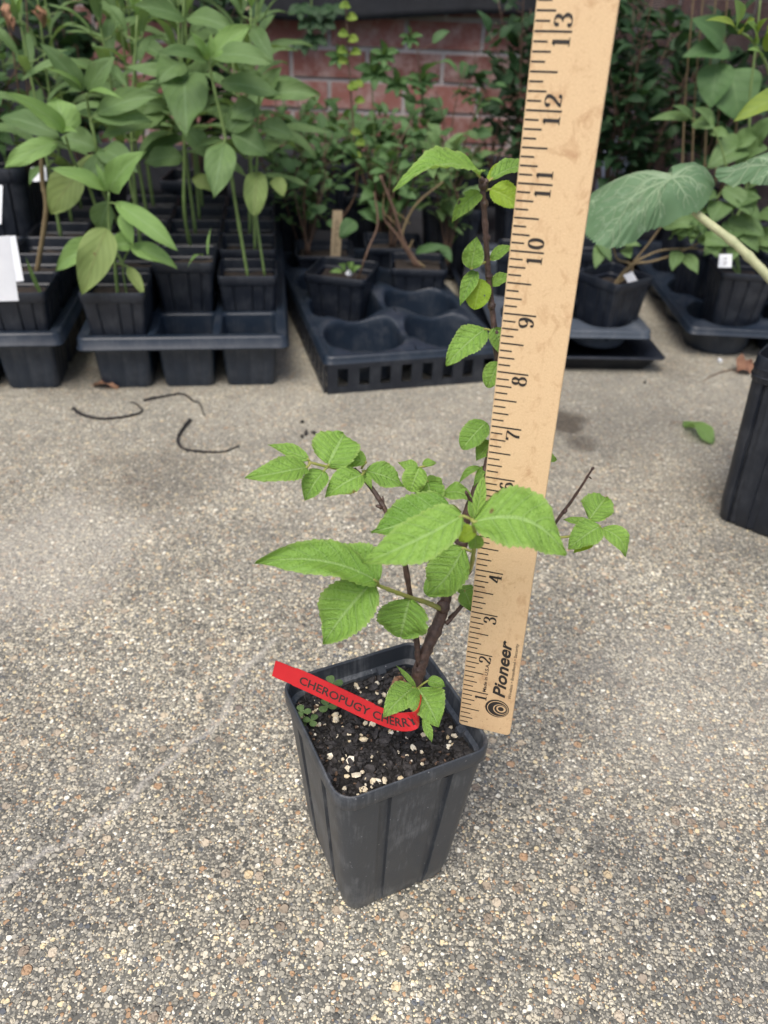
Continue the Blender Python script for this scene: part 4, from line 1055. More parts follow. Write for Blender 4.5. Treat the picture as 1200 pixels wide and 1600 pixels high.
for kw in [dict(b0=(130, 142, Y2), t0=(60, 66, Y2 - .02), wpx=32), dict(b0=(138, 142, Y2), t0=(180, 88, Y2), wpx=30), dict(b0=(128, 138, Y2), t0=(66, 106, Y2 - .06), wpx=9, mat='lance_hi'), dict(b0=(140, 145, Y2), t0=(193, 156, Y2 - .05), wpx=10, mat='lance_hi'),
           dict(b0=(145, 182, Y2), t0=(238, 190, Y2), wpx=34, pet=(142, 190, Y2)), dict(b0=(152, 178, Y2), t0=(255, 150, Y2), wpx=34), dict(b0=(150, 232, Y2), t0=(95, 215, Y2), wpx=36), dict(b0=(158, 234, Y2), t0=(215, 270, Y2 - .04), wpx=38)]: p.pleaf(**kw)
p = Plant('leafy_perennial', topB[(1, 2)], 'tall leafy plant with broad drooping leaves in the middle of the left tray')
Y3 = 1.15
p.stem([topB[(1, 2)], PY(288, 330, Y3), PY(288, 230, Y3), PY(284, 100, Y3), PY(288, 0, Y3), PY(290, -60, Y3)], .0026, .0018)
for kw in [dict(b0=(288, 112, Y3), t0=(292, 214, Y3 - .08), wpx=66, shape='ovate', up=.2), dict(b0=(330, 140, Y3), t0=(192, 104, Y3 - .03), wpx=26), dict(b0=(257, 178, Y3), t0=(158, 216, Y3 - .06), wpx=34, mat='lance', pet=(285, 190, Y3)), dict(b0=(262, 165, Y3), t0=(160, 168, Y3 - .02), wpx=34),
           dict(b0=(284, 98, Y3), t0=(245, 130, Y3 - .05), wpx=40), dict(b0=(290, 30, Y3), t0=(205, 10, Y3 - .04), wpx=30), dict(b0=(292, 28, Y3), t0=(370, 50, Y3 - .04), wpx=30), dict(b0=(285, 245, Y3), t0=(225, 255, Y3), wpx=34), dict(b0=(290, 200, Y3), t0=(330, 250, Y3 - .03), wpx=30), dict(b0=(300, 280, Y3), t0=(345, 300, Y3), wpx=22, mat='lance_old')]: p.pleaf(**kw)
p = Plant('leafy_perennial', topB[(2, 1)], 'upright plant in the right column with a long leaf hanging before its stem')
Y4 = topB[(2, 1)].y
p.stem([topB[(2, 1)] + V((.0, 0, 0)), PY(370, 330, Y4), PY(352, 215, Y4), PY(335, 140, Y4), PY(326, 96, Y4)], .0024, .0016)
for kw in [dict(b0=(350, 222, Y4 - .01), t0=(334, 310, Y4 - .06), wpx=44, up=.15, pet=(354, 216, Y4)), dict(b0=(330, 92, Y4), t0=(393, 40, Y4), wpx=34, mat='lance_hi'), dict(b0=(326, 94, Y4), t0=(296, 48, Y4 - .02), wpx=14, mat='lance_hi'), dict(b0=(334, 90, Y4), t0=(428, 100, Y4 - .05), wpx=40),
           dict(b0=(324, 96, Y4), t0=(246, 80, Y4 - .05), wpx=26), dict(b0=(392, 45, Y4 + .05), t0=(428, 102, Y4), wpx=24), dict(b0=(358, 205, Y4), t0=(400, 165, Y4 + .02), wpx=38), dict(b0=(345, 130, Y4), t0=(440, 150, Y4), wpx=34), dict(b0=(362, 210, Y4), t0=(420, 245, Y4), wpx=40), dict(b0=(330, 88, Y4), t0=(330, 52, Y4), wpx=10, mat='lance_hi')]: p.pleaf(**kw)
p = Plant('leafy_perennial', topB[(2, 2)], 'upright leafy plant at the right of its row with a yellowing rounded leaf hanging low')
Y5 = topB[(2, 1)].y + .02
p.stem([topB[(2, 1)] + V((.022, .012, 0)), PY(400, 330, Y5), PY(402, 240, Y5), PY(404, 160, Y5), PY(410, 130, Y5)], .002, .0014)
for kw in [dict(b0=(402, 270, Y5 - .01), t0=(396, 338, Y5 - .05), wpx=34, mat='lance_old', shape='round', up=.1), dict(b0=(405, 165, Y5), t0=(358, 186, Y5 - .02), wpx=34), dict(b0=(410, 150, Y5), t0=(500, 148, Y5), wpx=30), dict(b0=(408, 150, Y5), t0=(440, 105, Y5), wpx=26),
           dict(b0=(428, 278, Y5), t0=(444, 306, Y5 - .02), wpx=22, mat='lance_old', shape='round', pet=(404, 275, Y5)), dict(b0=(408, 140, Y5), t0=(375, 110, Y5), wpx=26), dict(b0=(406, 195, Y5), t0=(460, 215, Y5), wpx=30)]: p.pleaf(**kw)
# cut stem and thin blade in the far left tray
p = Plant('pruned_plant', topA[(2, 1)], 'thick bare green-brown cut stem standing in the far left tray')
p.stem([topA[(2, 1)], PY(72, 330, topA[(2, 1)].y), PY(66, 280, topA[(2, 1)].y), PY(64, 222, topA[(2, 1)].y)], .0035, .0028, 'stem_b', knob=.05)
p = Plant('grass_blade', topA[(2, 0)], 'short pointed green blade sprouting in the front pot of the far left tray')
p.leaf(PY(68, 468, topA[(2, 0)].y), PY(40, 402, topA[(2, 0)].y), .006, V((0, -1, .3)), 'lance_hi', 'narrow', .02)
p = Plant('grass_blade', topB[(1, 1)] + V((.03, .04, 0)), 'thin curved grass blade rising behind the front middle pot')
p.leaf(PY(325, 400, 1.08), PY(330, 355, 1.1), .004, V((0, -1, .3)), 'lance_hi', 'narrow', .03, bend=.05); p.leaf(PY(318, 400, 1.08), PY(293, 418, 1.03), .005, V((0, -.5, 1)), 'lance_hi', 'narrow', .15)

def tall_plant(base, H, label, nn=8, L=.085, mat='lance', lean=(0, 0), group=None, stemmat='stem_g', wd=.245, start=.3, name='leafy_perennial', shape='lance'):
    p = Plant(name, base, label, 'plant', group)
    top = base + V((lean[0], lean[1], H)); mid = base + V((lean[0] * .3 + RG.uniform(-.008, .008), lean[1] * .3, H * .5))
    P = bez([base, mid, top], 10); p.stem([base, mid, top], .0027, .0014, stemmat)
    ph = RG.uniform(0, 3)
    for k in range(nn):
        t = start + (1 - start) * (k + .5) / nn; c = P[min(int(t * 20), 20)]; a0 = ph + k * 1.57 + RG.uniform(-.3, .3)
        for sgn in (0, math.pi):
            a = a0 + sgn; el = rad(-25 + 75 * t ** 1.5 + RG.uniform(-20, 20)); ll = L * (1.1 - .55 * max(0, t - .6) / .4) * RG.uniform(.75, 1.2)
            d = V((math.cos(a) * math.cos(el), math.sin(a) * math.cos(el), math.sin(el))); pb = c + V((math.cos(a), math.sin(a), .5)) * .012
            T = pb + d * ll
            mt = mat
            if RG.random() < .08 and t < .6: mt = 'lance_old'
            p.leaf(pb, T, ll * wd * RG.uniform(.85, 1.2), V((0, 0, 1)) + V((RG.uniform(-.3, .3), RG.uniform(-.5, .1), 0)), mt, shape, RG.uniform(.06, .2), RG.uniform(.1, .4), pet=c, r=RG.random())
    # pair of small top leaves
    for sgn in (0, 2.1, 4.2):
        a = ph + sgn; d = V((math.cos(a) * .5, math.sin(a) * .5, .8)); p.leaf(top, top + d * L * .45, L * .12, V((math.cos(a), math.sin(a), -.5)) * -1, 'lance_hi' if mat == 'lance' else mat, 'lance', .05, .3)
    return p
G1 = 'leafy perennials crowded in the left trays'
for (c, r_), H, ln in [((0, 3), .33, (-.02, 0)), ((1, 3), .36, (.01, 0)), ((2, 3), .31, (.02, 0)), ((0, 4), .34, (0, 0)), ((1, 4), .38, (.01, 0)), ((2, 4), .33, (.03, 0)), ((0, 5), .36, (0, 0)), ((1, 5), .36, (0, 0)), ((2, 5), .34, (0, 0)), ((0, 2), .30, (.03, .02)), ((2, 2), .26, (-.02, .01))]:
    tall_plant(topB[(c, r_)] + V((.01 if r_ == 2 else 0, 0, 0)), H, 'tall green leafy plant in the %s row, %s column of the wide cell tray' % (ORD[r_], CN[c]), 8 if r_ > 2 else 6, .088, lean=ln, group=G1, start=.38)
for (c, r_), H, ln in [((2, 3), .30, (.0, 0)), ((2, 5), .36, (0, 0)), ((1, 4), .34, (0, 0)), ((2, 4), .33, (.01, 0)), ((1, 5), .36, (.02, 0))]:
    tall_plant(topA[(c, r_)], H, 'tall green leafy plant in the %s row, %s column of the far left tray' % (ORD[r_], CN[c]), 7, .07, lean=ln, group=G1, mat='shrubl' if c == 1 else 'lance', start=.3)

def shrub(base, H, spread, label, nst=5, L=.035, dens=16, mat='shrubl', stemmat='twig_mid', wd=.55, name='leafy_shrub', cat='shrub', group=None, start=.25, bare=False, shape='ovate', up=1.0, lean=(0, 0)):
    p = Plant(name, base, label, cat, group); fb = MB(); sb_ = MB()
    for k in range(nst):
        a = RG.uniform(0, 6.28); sp = spread * RG.uniform(.3, 1)
        top = base + V((lean[0] + math.cos(a) * sp, lean[1] + math.sin(a) * sp * .7, H * RG.uniform(.7, 1.05)))
        mid = base.lerp(top, .5) + V((RG.uniform(-.02, .02), RG.uniform(-.02, .02), .03)); off = V((RG.uniform(-.006, .006), RG.uniform(-.006, .006), 0))
        P = bez([base + off, mid, top], 12); stem(sb_, [base + off, mid, top], .0018, .0007, 6, .1, seed=RG.randint(0, 99))
        for q in range(dens):
            t = start + (1 - start) * (q + RG.random()) / dens; c = P[min(int(t * 24), 24)]
            a2 = RG.uniform(0, 6.28); el = RG.uniform(-.5, .9); ll = L * RG.uniform(.55, 1.25)
            d = V((math.cos(a2) * math.cos(el), math.sin(a2) * math.cos(el), math.sin(el)))
            off2 = d * RG.uniform(.004, .03)
            if off2.length > .012: sb_.tube([c, c + off2], .0005, 4)
            leaf(fb, c + off2, c + off2 + d * ll, ll * wd * RG.uniform(.8, 1.2), V((RG.uniform(-.6, .6), RG.uniform(-.8, .2), up)), shape, RG.uniform(.03, .2), RG.uniform(.05, .4), nu=8, nv=1, wave=.2, rgl=RG)
    sb_.build('stems', M[stemmat], p.e)
    if not bare: fb.build('foliage', M[mat], p.e)
    return p
G2 = 'leafy shrubs standing before the brick wall'
bpz = back_pots
shrub(PC4 + V((.0, 0, .07)), .20, .05, 'small shrub with scattered light leaves behind the pot of cut twigs', 4, .030, 10, 'shrubl', group=G2)
shrub(PC3 + V((-.03, 0, .06)), .16, .04, 'low shrub with small round leaves beside the wooden stake', 4, .026, 10, 'shrubl', shape='round', group=G2)
shrub(bpz[4], .19, .09, 'shrub with airy branches behind the left end of the carry tray', 6, .034, 16, 'shrubl', group=G2)
shrub(bpz[3], .17, .13, 'bushy light green shrub behind the middle of the carry tray', 8, .036, 13, 'shrubl', group=G2)
shrub(bpz[2], .27, .10, 'upright shrub with brown stems left of the yardstick', 5, .040, 8, 'shrubl', group=G2)
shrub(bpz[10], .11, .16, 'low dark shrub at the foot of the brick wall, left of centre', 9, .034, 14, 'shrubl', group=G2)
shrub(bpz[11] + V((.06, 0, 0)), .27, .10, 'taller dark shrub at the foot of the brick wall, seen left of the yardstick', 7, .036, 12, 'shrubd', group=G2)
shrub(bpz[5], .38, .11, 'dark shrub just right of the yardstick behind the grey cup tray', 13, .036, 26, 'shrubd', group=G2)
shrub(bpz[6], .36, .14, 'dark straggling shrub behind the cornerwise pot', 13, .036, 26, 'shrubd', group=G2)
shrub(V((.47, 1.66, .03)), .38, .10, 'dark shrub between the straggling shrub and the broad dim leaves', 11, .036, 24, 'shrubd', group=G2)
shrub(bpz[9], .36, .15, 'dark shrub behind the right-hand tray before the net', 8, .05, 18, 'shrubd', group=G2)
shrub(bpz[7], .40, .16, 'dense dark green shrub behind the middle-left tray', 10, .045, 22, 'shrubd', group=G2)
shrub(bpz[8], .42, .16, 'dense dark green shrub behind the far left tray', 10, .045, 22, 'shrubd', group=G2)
shrub(V((-.78, 1.35, .10)), .34, .12, 'small-leaved green shrub at the left edge behind the large ribbed pot', 9, .03, 20, 'shrubl', group=G2)
shrub(bpl + V((.0, 0, .15)), .20, .10, 'small-leaved shrub growing in the large ribbed pot at far left', 8, .035, 16, 'shrubl', group=G2)
shrub(V((-.02, 1.52, .03)), .22, .11, 'low light green shrub close behind the stump of cut twigs', 9, .034, 14, 'shrubl', group=G2, shape='ovate')
shrub(V((-.17, 1.50, .03)), .22, .09, 'low fine-leaved shrub between the wooden stake and the left trays', 9, .024, 18, 'shrubl', group=G2, shape='round')
shrub(V((.10, 1.46, .04)), .22, .09, 'low broad-leaved shrub left of the top of the cherry leader', 8, .040, 12, 'lance', group=G2)
# thin stem with small round yellow-green leaves
Yq = 1.5; p = Plant('thin_sapling', PY(520, 360, Yq), 'thin bare sapling with small yellow-green leaves against the brick wall', 'sapling')
sp_ = [PY(x, y, Yq) for x, y in [(520, 360), (556, 300), (552, 200), (545, 100), (540, -10)]]
p.stem(sp_, .0022, .001, 'twig_mid')
for k, (x, y) in enumerate([(543, 8), (546, 26), (541, 52), (548, 60), (539, 78), (552, 80), (540, 94), (548, 132), (556, 135), (558, 155), (560, 205), (553, 240), (568, 222), (556, 130)]):
    p.leaf(PY(x - 3 if k % 2 else x + 3, y, Yq), PY(x + (12 if k % 2 else -12), y + 4, Yq - .02), .014, V((0, -1, .4)), 'shruby', 'round', .08)
# five-fingered climbing leaf against the wall
Yq = 1.55; p = Plant('climbing_plant', PY(560, 330, Yq), 'light green plant with five-fingered leaves against the brick wall', 'plant')
p.stem([PY(575, 340, Yq), PY(585, 230, Yq), PY(580, 115, Yq)], .0016, .001)
for cx, cy, s_ in [(585, 112, 1), (530, 90, .7), (620, 130, .8), (600, 85, .8), (660, 125, .8), (640, 60, .6), (650, 210, .7)]:
    for a in (-100, -50, 0, 50, 100, 170):
        an = rad(90 + a); l_ = 34 * s_ * RG.uniform(.8, 1.1); p.leaf(PY(cx, cy, Yq), PY(cx + l_ * math.cos(an), cy + l_ * math.sin(an), Yq - .03), .018 * s_, V((0, -1, .6)), 'shrubl', 'lance', .08)
# vine on the wall under the cloth
Yq = 1.9; p = Plant('hanging_vine', PY(480, -40, Yq), 'dark vine with lobed leaves hanging over the brick wall top left of centre', 'vine')
p.stem([PY(485, -30, Yq), PY(488, 40, Yq), PY(486, 80, Yq)], .002, .001)
for x, y in [(470, 8), (500, 12), (485, 30), (492, 55), (520, 8), (476, 62), (505, 30)]:
    for a in (40, 90, 140): an = rad(a); p.leaf(PY(x, y, Yq), PY(x + 26 * math.cos(an), y + 26 * math.sin(an), Yq - .02), .022, V((0, -1, .5)), 'shrubd', 'lance', .05)
# cut twigs in carry tray pot
c0 = PC2 + V((0, 0, .074)); yt = PC2.y
p = Plant('cut_shrub', c0, 'bundle of cut brown twigs in the right pot of the carry tray', 'shrub')
p.stem([c0 + V((.004, 0, 0)), PY(632, 380, yt), PY(616, 330, yt), PY(594, 274, yt)], .0036, .0020, 'twig_mid', 'twig')
p.stem([c0 + V((-.002, 0, 0)), PY(622, 370, yt), PY(602, 345, yt), PY(598, 325, yt)], .0028, .0013, 'twig_mid', 'twig')
p.stem([PY(630, 388, yt), PY(630, 360, yt), PY(650, 320, yt), PY(692, 284, yt)], .0022, .0014, 'stem_b', 'twig')
p.stem([c0 + V((.012, 0, 0)), PY(640, 395, yt), PY(645, 375, yt)], .0018, .0012, 'stem_b', 'twig')
p.stem([PY(640, 350, yt), PY(628, 338, yt), PY(612, 328, yt)], .001, .0006, 'stem_b', 'twig')
p.stem([PY(618, 350, yt), PY(600, 330, yt), PY(600, 300, yt)], .0012, .0006, 'stem_b', 'twig')
for b0, t0, w_ in [((555, 345), (530, 372), 24), ((592, 345), (560, 330), 22), ((600, 340), (572, 312), 20), ((650, 395), (700, 385), 14), ((690, 385), (706, 410), 14)]:
    p.pleaf((*b0, yt + .02), (*t0, yt), w_, 'shrubl', shape='ovate')
# sprout pot plant
c0 = PC1 + V((0, 0, .073)); yt = PC1.y
p = Plant('sprout', c0, 'tiny sprouts and a thin dark stem in the left pot of the carry tray')
p.stem([c0 + V((.024, 0, 0)), PY(575, 390, yt), PY(590, 350, yt + .04), PY(585, 300, yt + .1)], .0018, .0012, 'twig_mid')
for b0, t0, w_ in [((540, 422), (530, 412), 12), ((545, 420), (552, 410), 12), ((535, 424), (515, 425), 8), ((548, 424), (566, 416), 9)]: p.pleaf((*b0, yt), (*t0, yt - .01), w_, 'lance_hi', shape='ovate')
b = MB(); blob(b, PY(546, 427, yt), (.007, .004, .006), random.Random(2), 3, n=7)
tag(b.build('white_flake', [M['white']] * 4), 'white flake of plastic lying on the soil of the sprout pot', 'flake')
# wooden stake
def card(name, pts, th, mat, label, cat, lines=None, name2='card'):
    """flat stake or card from 4 corner points, with thickness"""
    P = [V(q) for q in pts]; nn = (P[1] - P[0]).cross(P[3] - P[0]).normalized() * th
    if nn.dot(CAM - P[0]) < 0: nn = -nn
    e = empty(name, P[0], label, cat); b = MB(); b.add([q for q in P] + [q - nn for q in P], [(0, 1, 2, 3), (7, 6, 5, 4), (0, 4, 5, 1), (1, 5, 6, 2), (2, 6, 7, 3), (3, 7, 4, 0)], smooth=False); b.build(name2, M[mat], e)
    if lines:
        lb = MB(); ex, ey = P[1] - P[0], P[3] - P[0]; rr = random.Random(len(label)); off = nn.normalized() * .0002
        for (u0, v0, u1, v1, hw) in lines: 
            a, c = P[0] + ex * u0 + ey * v0 + off, P[0] + ex * u1 + ey * v1 + off; d = (c - a).normalized().cross(nn.normalized()) * hw
            lb.add([a - d, c - d, c + d, a + d], [(0, 1, 2, 3)], smooth=False)
        lb.build('handwriting', M['ink'], e)
    return e
yt = 1.37
rr = random.Random(4)
hw_lines = []
for k in range(16):
    v = .12 + .045 * k; hw_lines.append((.3, v, .3 + rr.uniform(.2, .45), v + rr.uniform(-.02, .02), .0004))
card('wooden_stake', [PY(516, 402, yt), PY(532, 402, yt), PY(535, 329, yt), PY(520, 329, yt)], .0015, 'wood_tag', 'flat wooden plant stake with faint writing behind the sprout pot', 'plant label', hw_lines, 'stake')
# white label cards at far left
card('label_card', [PY(-30, 472, .88), PY(29, 470, .88), PY(14, 368, .885), PY(-30, 372, .885)], .0006, 'white', 'large blank white card leaning in front of the far left tray', 'plant label')
card('label_card', [PY(12, 441, .95), PY(37, 439, .95), PY(24, 368, .97), PY(2, 370, .97)], .0006, 'white', 'narrower pale card just behind the large blank card at far left', 'plant label')
card('label_card', [PY(-12, 352, 1.0), PY(2, 350, 1.0), PY(4, 290, 1.02), PY(-12, 285, 1.02)], .0006, 'white', 'white card barely showing at the left edge above the large blank card', 'plant label')
card('label_card', [PY(52, 284, 1.22), PY(74, 282, 1.22), PY(72, 258, 1.23), PY(48, 262, 1.23)], .0006, 'white', 'small white tag hanging on stems behind the bare cut stem', 'plant label', [(.3, .3, .6, .35, .0006), (.3, .6, .5, .5, .0006)])
card('label_card', [PY(1122, 418, 1.17), PY(1143, 418, 1.17), PY(1144, 397, 1.18), PY(1124, 397, 1.18)], .0006, 'white', 'small white written tag in the front deep pot of the right-hand tray', 'plant label', [(.35, .2, .6, .25, .0006), (.35, .4, .65, .42, .0006), (.35, .62, .6, .7, .0006)])
# brown dried leaves and bare stems, top left
yt = 1.30; p = Plant('dried_plant', PY(45, 150, yt), 'dried plant with brown shrivelled leaves at the top left corner')
for a in ([(45, 200), (40, 120), (12, 40), (5, -10)], [(48, 170), (46, 100), (42, 20), (40, -10)], [(30, 150), (22, 90), (15, 50)]): p.stem([PY(x, y, yt) for x, y in a], .0014, .0008, 'twig_mid')
for b0, t0, w_ in [((8, 5), (14, 42), 14), ((60, 18), (66, 40), 20), ((15, 25), (22, 48), 12), ((55, 20), (74, 22), 8)]: p.pleaf((*b0, yt), (*t0, yt - .01), w_, 'lance_old', shape='ovate', curl=.3, wave=1.0)
for o in p.e.children:
    if o.name.startswith('leaf'): o.data.materials[0] = M['dead']

# spreading plant in the cornerwise pot
c0 = PD1 + V((0, 0, .078)); yt = PD1.y
p = Plant('spreading_shrub', c0, 'low spreading plant with forked brown stems and oval leaves in the cornerwise pot')
for pts in ([(985, 428), (990, 410), (1010, 385), (1040, 345)], [(985, 415), (1020, 408), (1060, 395), (1110, 370)], [(985, 415), (1010, 400), (1040, 390), (1090, 388)], [(985, 415), (965, 405), (958, 385)]):
    p.stem([c0] + [PY(x, y, yt) for x, y in pts], .0022, .0011, 'stem_b')
for b0, t0, w_ in [((1035, 350), (1098, 352), 24), ((1040, 345), (1062, 300), 26), ((1060, 370), (1100, 340), 26), ((1090, 372), (1140, 385), 22), ((1060, 392), (1050, 425), 20), ((1070, 398), (1090, 428), 20), ((975, 388), (985, 405), 18), ((960, 378), (1002, 385), 18), ((1088, 350), (1080, 380), 20), ((1100, 372), (1078, 345), 24), ((1110, 372), (1122, 402), 24), ((942, 380), (930, 420), 20), ((935, 372), (955, 410), 16), ((1050, 372), (1068, 358), 18), ((1056, 356), (1088, 370), 24)]:
    p.pleaf((*b0, yt), (*t0, yt - .03), w_, 'lance', shape='ovate', wave=.2)
card('ribbon_tag', [PY(974, 430, yt - .01), PY(984, 446, yt - .012), PY(996, 438, yt - .012), PY(988, 424, yt - .01)], .0005, 'white', 'crumpled white ribbon tied round the stem in the cornerwise pot', 'ribbon')
# plant in right tray, front pot
c0 = deepE[0]; yt = c0.y
p = Plant('leafy_bush', c0, 'leafy plant with many oval light green leaves in the front deep pot at right')
for pts in ([(1120, 380), (1110, 330), (1135, 290)], [(1150, 370), (1165, 320), (1180, 260)], [(1150, 385), (1190, 360), (1240, 340)], [(1140, 300), (1130, 240), (1115, 200)]): p.stem([c0] + [PY(x, y, yt) for x, y in pts], .002, .001, 'stem_g')
for b0, t0, w_ in [((1120, 305), (1065, 320), 22), ((1130, 315), (1110, 350), 36), ((1140, 320), (1190, 310), 30), ((1145, 345), (1195, 370), 32), ((1140, 340), (1185, 395), 28), ((1155, 355), (1120, 380), 34), ((1170, 370), (1230, 385), 30), ((1130, 295), (1190, 345), 26), ((1160, 300), (1175, 335), 30), ((1125, 380), (1100, 400), 26), ((1150, 380), (1140, 410), 24), ((1170, 290), (1215, 270), 28), ((1105, 325), (1060, 345), 24), ((1190, 330), (1230, 350), 30), ((1180, 372), (1215, 400), 26)]:
    p.pleaf((*b0, yt), (*t0, yt - .04), w_, 'lance', shape='ovate', wave=.15)
c0 = deepE[1]; yt = c0.y
p = Plant('leafy_bush', c0, 'taller plant with paired oval leaves in the second-row deep pot at right')
p.stem([c0] + [PY(x, y, yt) for x, y in [(1160, 320), (1170, 220), (1172, 150), (1180, 80), (1188, 0)]], .0024, .0014, 'stem_g')
p.stem([PY(1165, 250, yt), PY(1120, 205, yt), PY(1080, 185, yt), PY(1035, 180, yt)], .0014, .0008, 'stem_g')
for b0, t0, w_ in [((1075, 186), (1014, 188), 16), ((1080, 188), (1050, 165), 16), ((1085, 190), (1118, 200), 26), ((1115, 200), (1085, 168), 22), ((1165, 225), (1105, 262), 44), ((1150, 225), (1185, 215), 34), ((1160, 240), (1200, 232), 30), ((1110, 205), (1140, 215), 18), ((1175, 225), (1215, 180), 30), ((1170, 240), (1150, 262), 28)]:
    p.pleaf((*b0, yt), (*t0, yt - .03), w_, 'lance', shape='ovate', wave=.15)
# near yellow-green spray at the top right
yt = .98; c0 = deepE[0] + V((.09, -.02, 0))
c0 = deepE[3] + V((0, 0, 0))
p = Plant('yellow_shrub', c0, 'yellow-green plant with speckled oval leaves at the top right corner')
p.stem([c0, PY(1215, 250, 1.12), PY(1205, 130, 1.02), PY(1180, 70, yt), PY(1150, 45, yt)], .0022, .0012, 'stem_g')
for b0, t0, w_, mt in [((1150, 42), (1148, -2), 22, 'lance_hi'), ((1148, 44), (1102, 32), 13, 'shruby'), ((1160, 52), (1180, 30), 18, 'shruby'), ((1178, 66), (1166, 34), 24, 'lance_hi'), ((1185, 62), (1200, 28), 20, 'shruby'), ((1195, 80), (1200, 50), 22, 'shruby'), ((1190, 90), (1168, 78), 12, 'lance_hi'), ((1230, 150), (1146, 190), 34, 'shruby'), ((1210, 60), (1225, 20), 24, 'shruby')]:
    p.pleaf((*b0, yt), (*t0, yt - .03), w_, mt, shape='ovate', wave=.15)
# big dim leaf behind
yt = 1.5; p = Plant('broadleaf_plant', V((.62, 1.62, .10)), 'plant with broad dim grey-green leaves in front of the shade net', 'plant')
p.stem([V((.62, 1.62, .10)), PY(1150, 200, yt), PY(1140, 110, yt)], .003, .002, 'stem_b')
for b0, t0, w_ in [((1140, 110), (1155, 190), 70), ((1140, 80), (1065, 90), 36), ((1130, 70), (1080, 30), 40), ((1120, 100), (1110, 170), 50)]: p.pleaf((*b0, yt), (*t0, yt - .03), w_, 'shrubl', shape='ovate', wave=.1)
for xs in (1100, 1118, 1080, 1065):
    p.stem([PY(xs, 290, yt), PY(xs + 6, 150, yt), PY(xs + 20, -20, yt)], .0018, .001, 'stem_b')

# squash with one big leaf leaning in from the right pot
sqb = V((FX + .008, FY + .006, .160))
sq = empty('squash_plant', sqb, 'squash plant with broad pale-veined leaf on a thick stalk, leaning in at the right edge', 'plant')
LB = PY(1087, 332, .80)
b = MB(); stem(b, [sqb, PY(1255, 495, .755), PY(1200, 432, .765), PY(1150, 382, .78), LB, PY(1066, 300, .815), PY(1052, 282, .815)], .0052, .0030, 10, .05, seed=3)
b.build('stalk', [mat_simple('squash_stalk', (0.33, 0.37, 0.2), (0.5, 0.5, 0.3), .6, 150)], sq)
def poly_leaf(base, outline, veins, name, sc=1.0):
    """lobed leaf: rings from the stalk joint out to a closed outline, veins kept as a vertex attribute"""
    O = bez([PY(*q) for q in outline], 16); n = len(O); b = MB(); rings = 70; vs = []; vein = []
    c = PY(*base); cdv = (CAM - c).normalized(); segs = []
    for vl in veins:
        P = [c] + [PY(*q) for q in vl]
        P = bez(P, 4); L = sum((q - p).length for p, q in zip(P[:-1], P[1:])); run = 0
        for k, (p, q) in enumerate(zip(P[:-1], P[1:])):
            t = run / L; run += (q - p).length; segs.append((p, q, .00065 * (1.15 - t)))
            if k % 2 == 1 and k < len(P) - 2:
                d = (q - p).normalized(); nr = d.cross(cdv)
                for sg in (-1, 1):
                    m1_ = q + (d * .8 + nr * sg * .75) * L * .20 * (1.2 - t); m2_ = m1_ + (d * 1.0 + nr * sg * .25) * L * .12
                    segs.append((q, m1_, .0003)); segs.append((m1_, m2_, .0002))
    def vint(pt):
        best = 9
        for p, q, w0 in segs:
            d = q - p; w_ = pt - p; w_ = w_ - cdv * w_.dot(cdv); d2 = d - cdv * d.dot(cdv)
            tt = max(0, min(1, w_.dot(d2) / d2.length_squared)); best = min(best, (w_ - d2 * tt).length / w0)
        return max(0, min(1, 1.6 - best * .8))
    for i in range(rings + 1):
        t = i / rings
        for k, q in enumerate(O):
            jag = 1 + (.016 * math.sin(k * 1.9) if i == rings else 0)
            pt = c.lerp(q, t * jag); v_ = vint(pt)
            bul = math.sin(t * math.pi) * .008 * sc + .011 * sc * noise.noise(pt * 30) * t + .0011 * math.sin(k * .41 + 2 * math.sin(k * .13)) * t ** 4 - .0012 * v_
            vs.append(pt + cdv * bul * .6 + V((0, 0, bul * .7))); vein.append(v_)
    fs = [(i * n + k, i * n + k + 1, (i + 1) * n + k + 1, (i + 1) * n + k) for i in range(rings) for k in range(n - 1)]
    b.add(vs, fs); o = b.build(name, M['squash'], sq)
    at = o.data.attributes.new('vein', 'FLOAT', 'POINT'); at.data.foreach_set('value', vein)
poly_leaf((1050, 277, .80), [(1087, 334, .785), (1060, 341, .775), (1040, 346, .77), (1020, 352, .765), (1005, 360, .76), (988, 374, .755), (960, 383, .75), (933, 385, .755), (914, 372, .78), (908, 335, .80), (918, 304, .82), (945, 288, .835), (990, 280, .84), (1038, 280, .835), (1046, 266, .835), (1072, 257, .84), (1098, 261, .835), (1116, 278, .82), (1114, 298, .81), (1103, 320, .795), (1087, 334, .785)],
          [[(1007, 292, .80), (967, 350, .765), (950, 376, .755)], [(1010, 318, .785), (1000, 352, .765)], [(1028, 305, .785), (1032, 338, .772)], [(1060, 300, .785), (1077, 328, .785)], [(1075, 285, .80), (1098, 312, .795)], [(1085, 268, .82), (1110, 280, .82)], [(985, 285, .83), (940, 298, .82), (918, 330, .80)], [(1005, 305, .79), (960, 335, .78), (925, 365, .77)]], 'leaf')
poly_leaf((1215, 262, .80), [(1120, 262, .80), (1150, 258, .81), (1180, 248, .82), (1215, 240, .83), (1260, 260, .82), (1255, 300, .80), (1225, 300, .78), (1200, 284, .775), (1185, 290, .77), (1170, 282, .775), (1150, 284, .785), (1132, 284, .79), (1118, 278, .795), (1120, 262, .80)], [[(1170, 268, .80), (1125, 270, .795)], [(1200, 275, .785), (1184, 286, .775)], [(1240, 280, .79), (1250, 296, .80)], [(1180, 258, .81), (1150, 262, .808)]], 'leaf')
b = MB(); stem(b, [sqb, PY(1265, 420, .76), PY(1240, 330, .79), PY(1216, 266, .815)], .0045, .003, 8, .05, seed=4); b.build('stalk', M['stem_g'], sq)

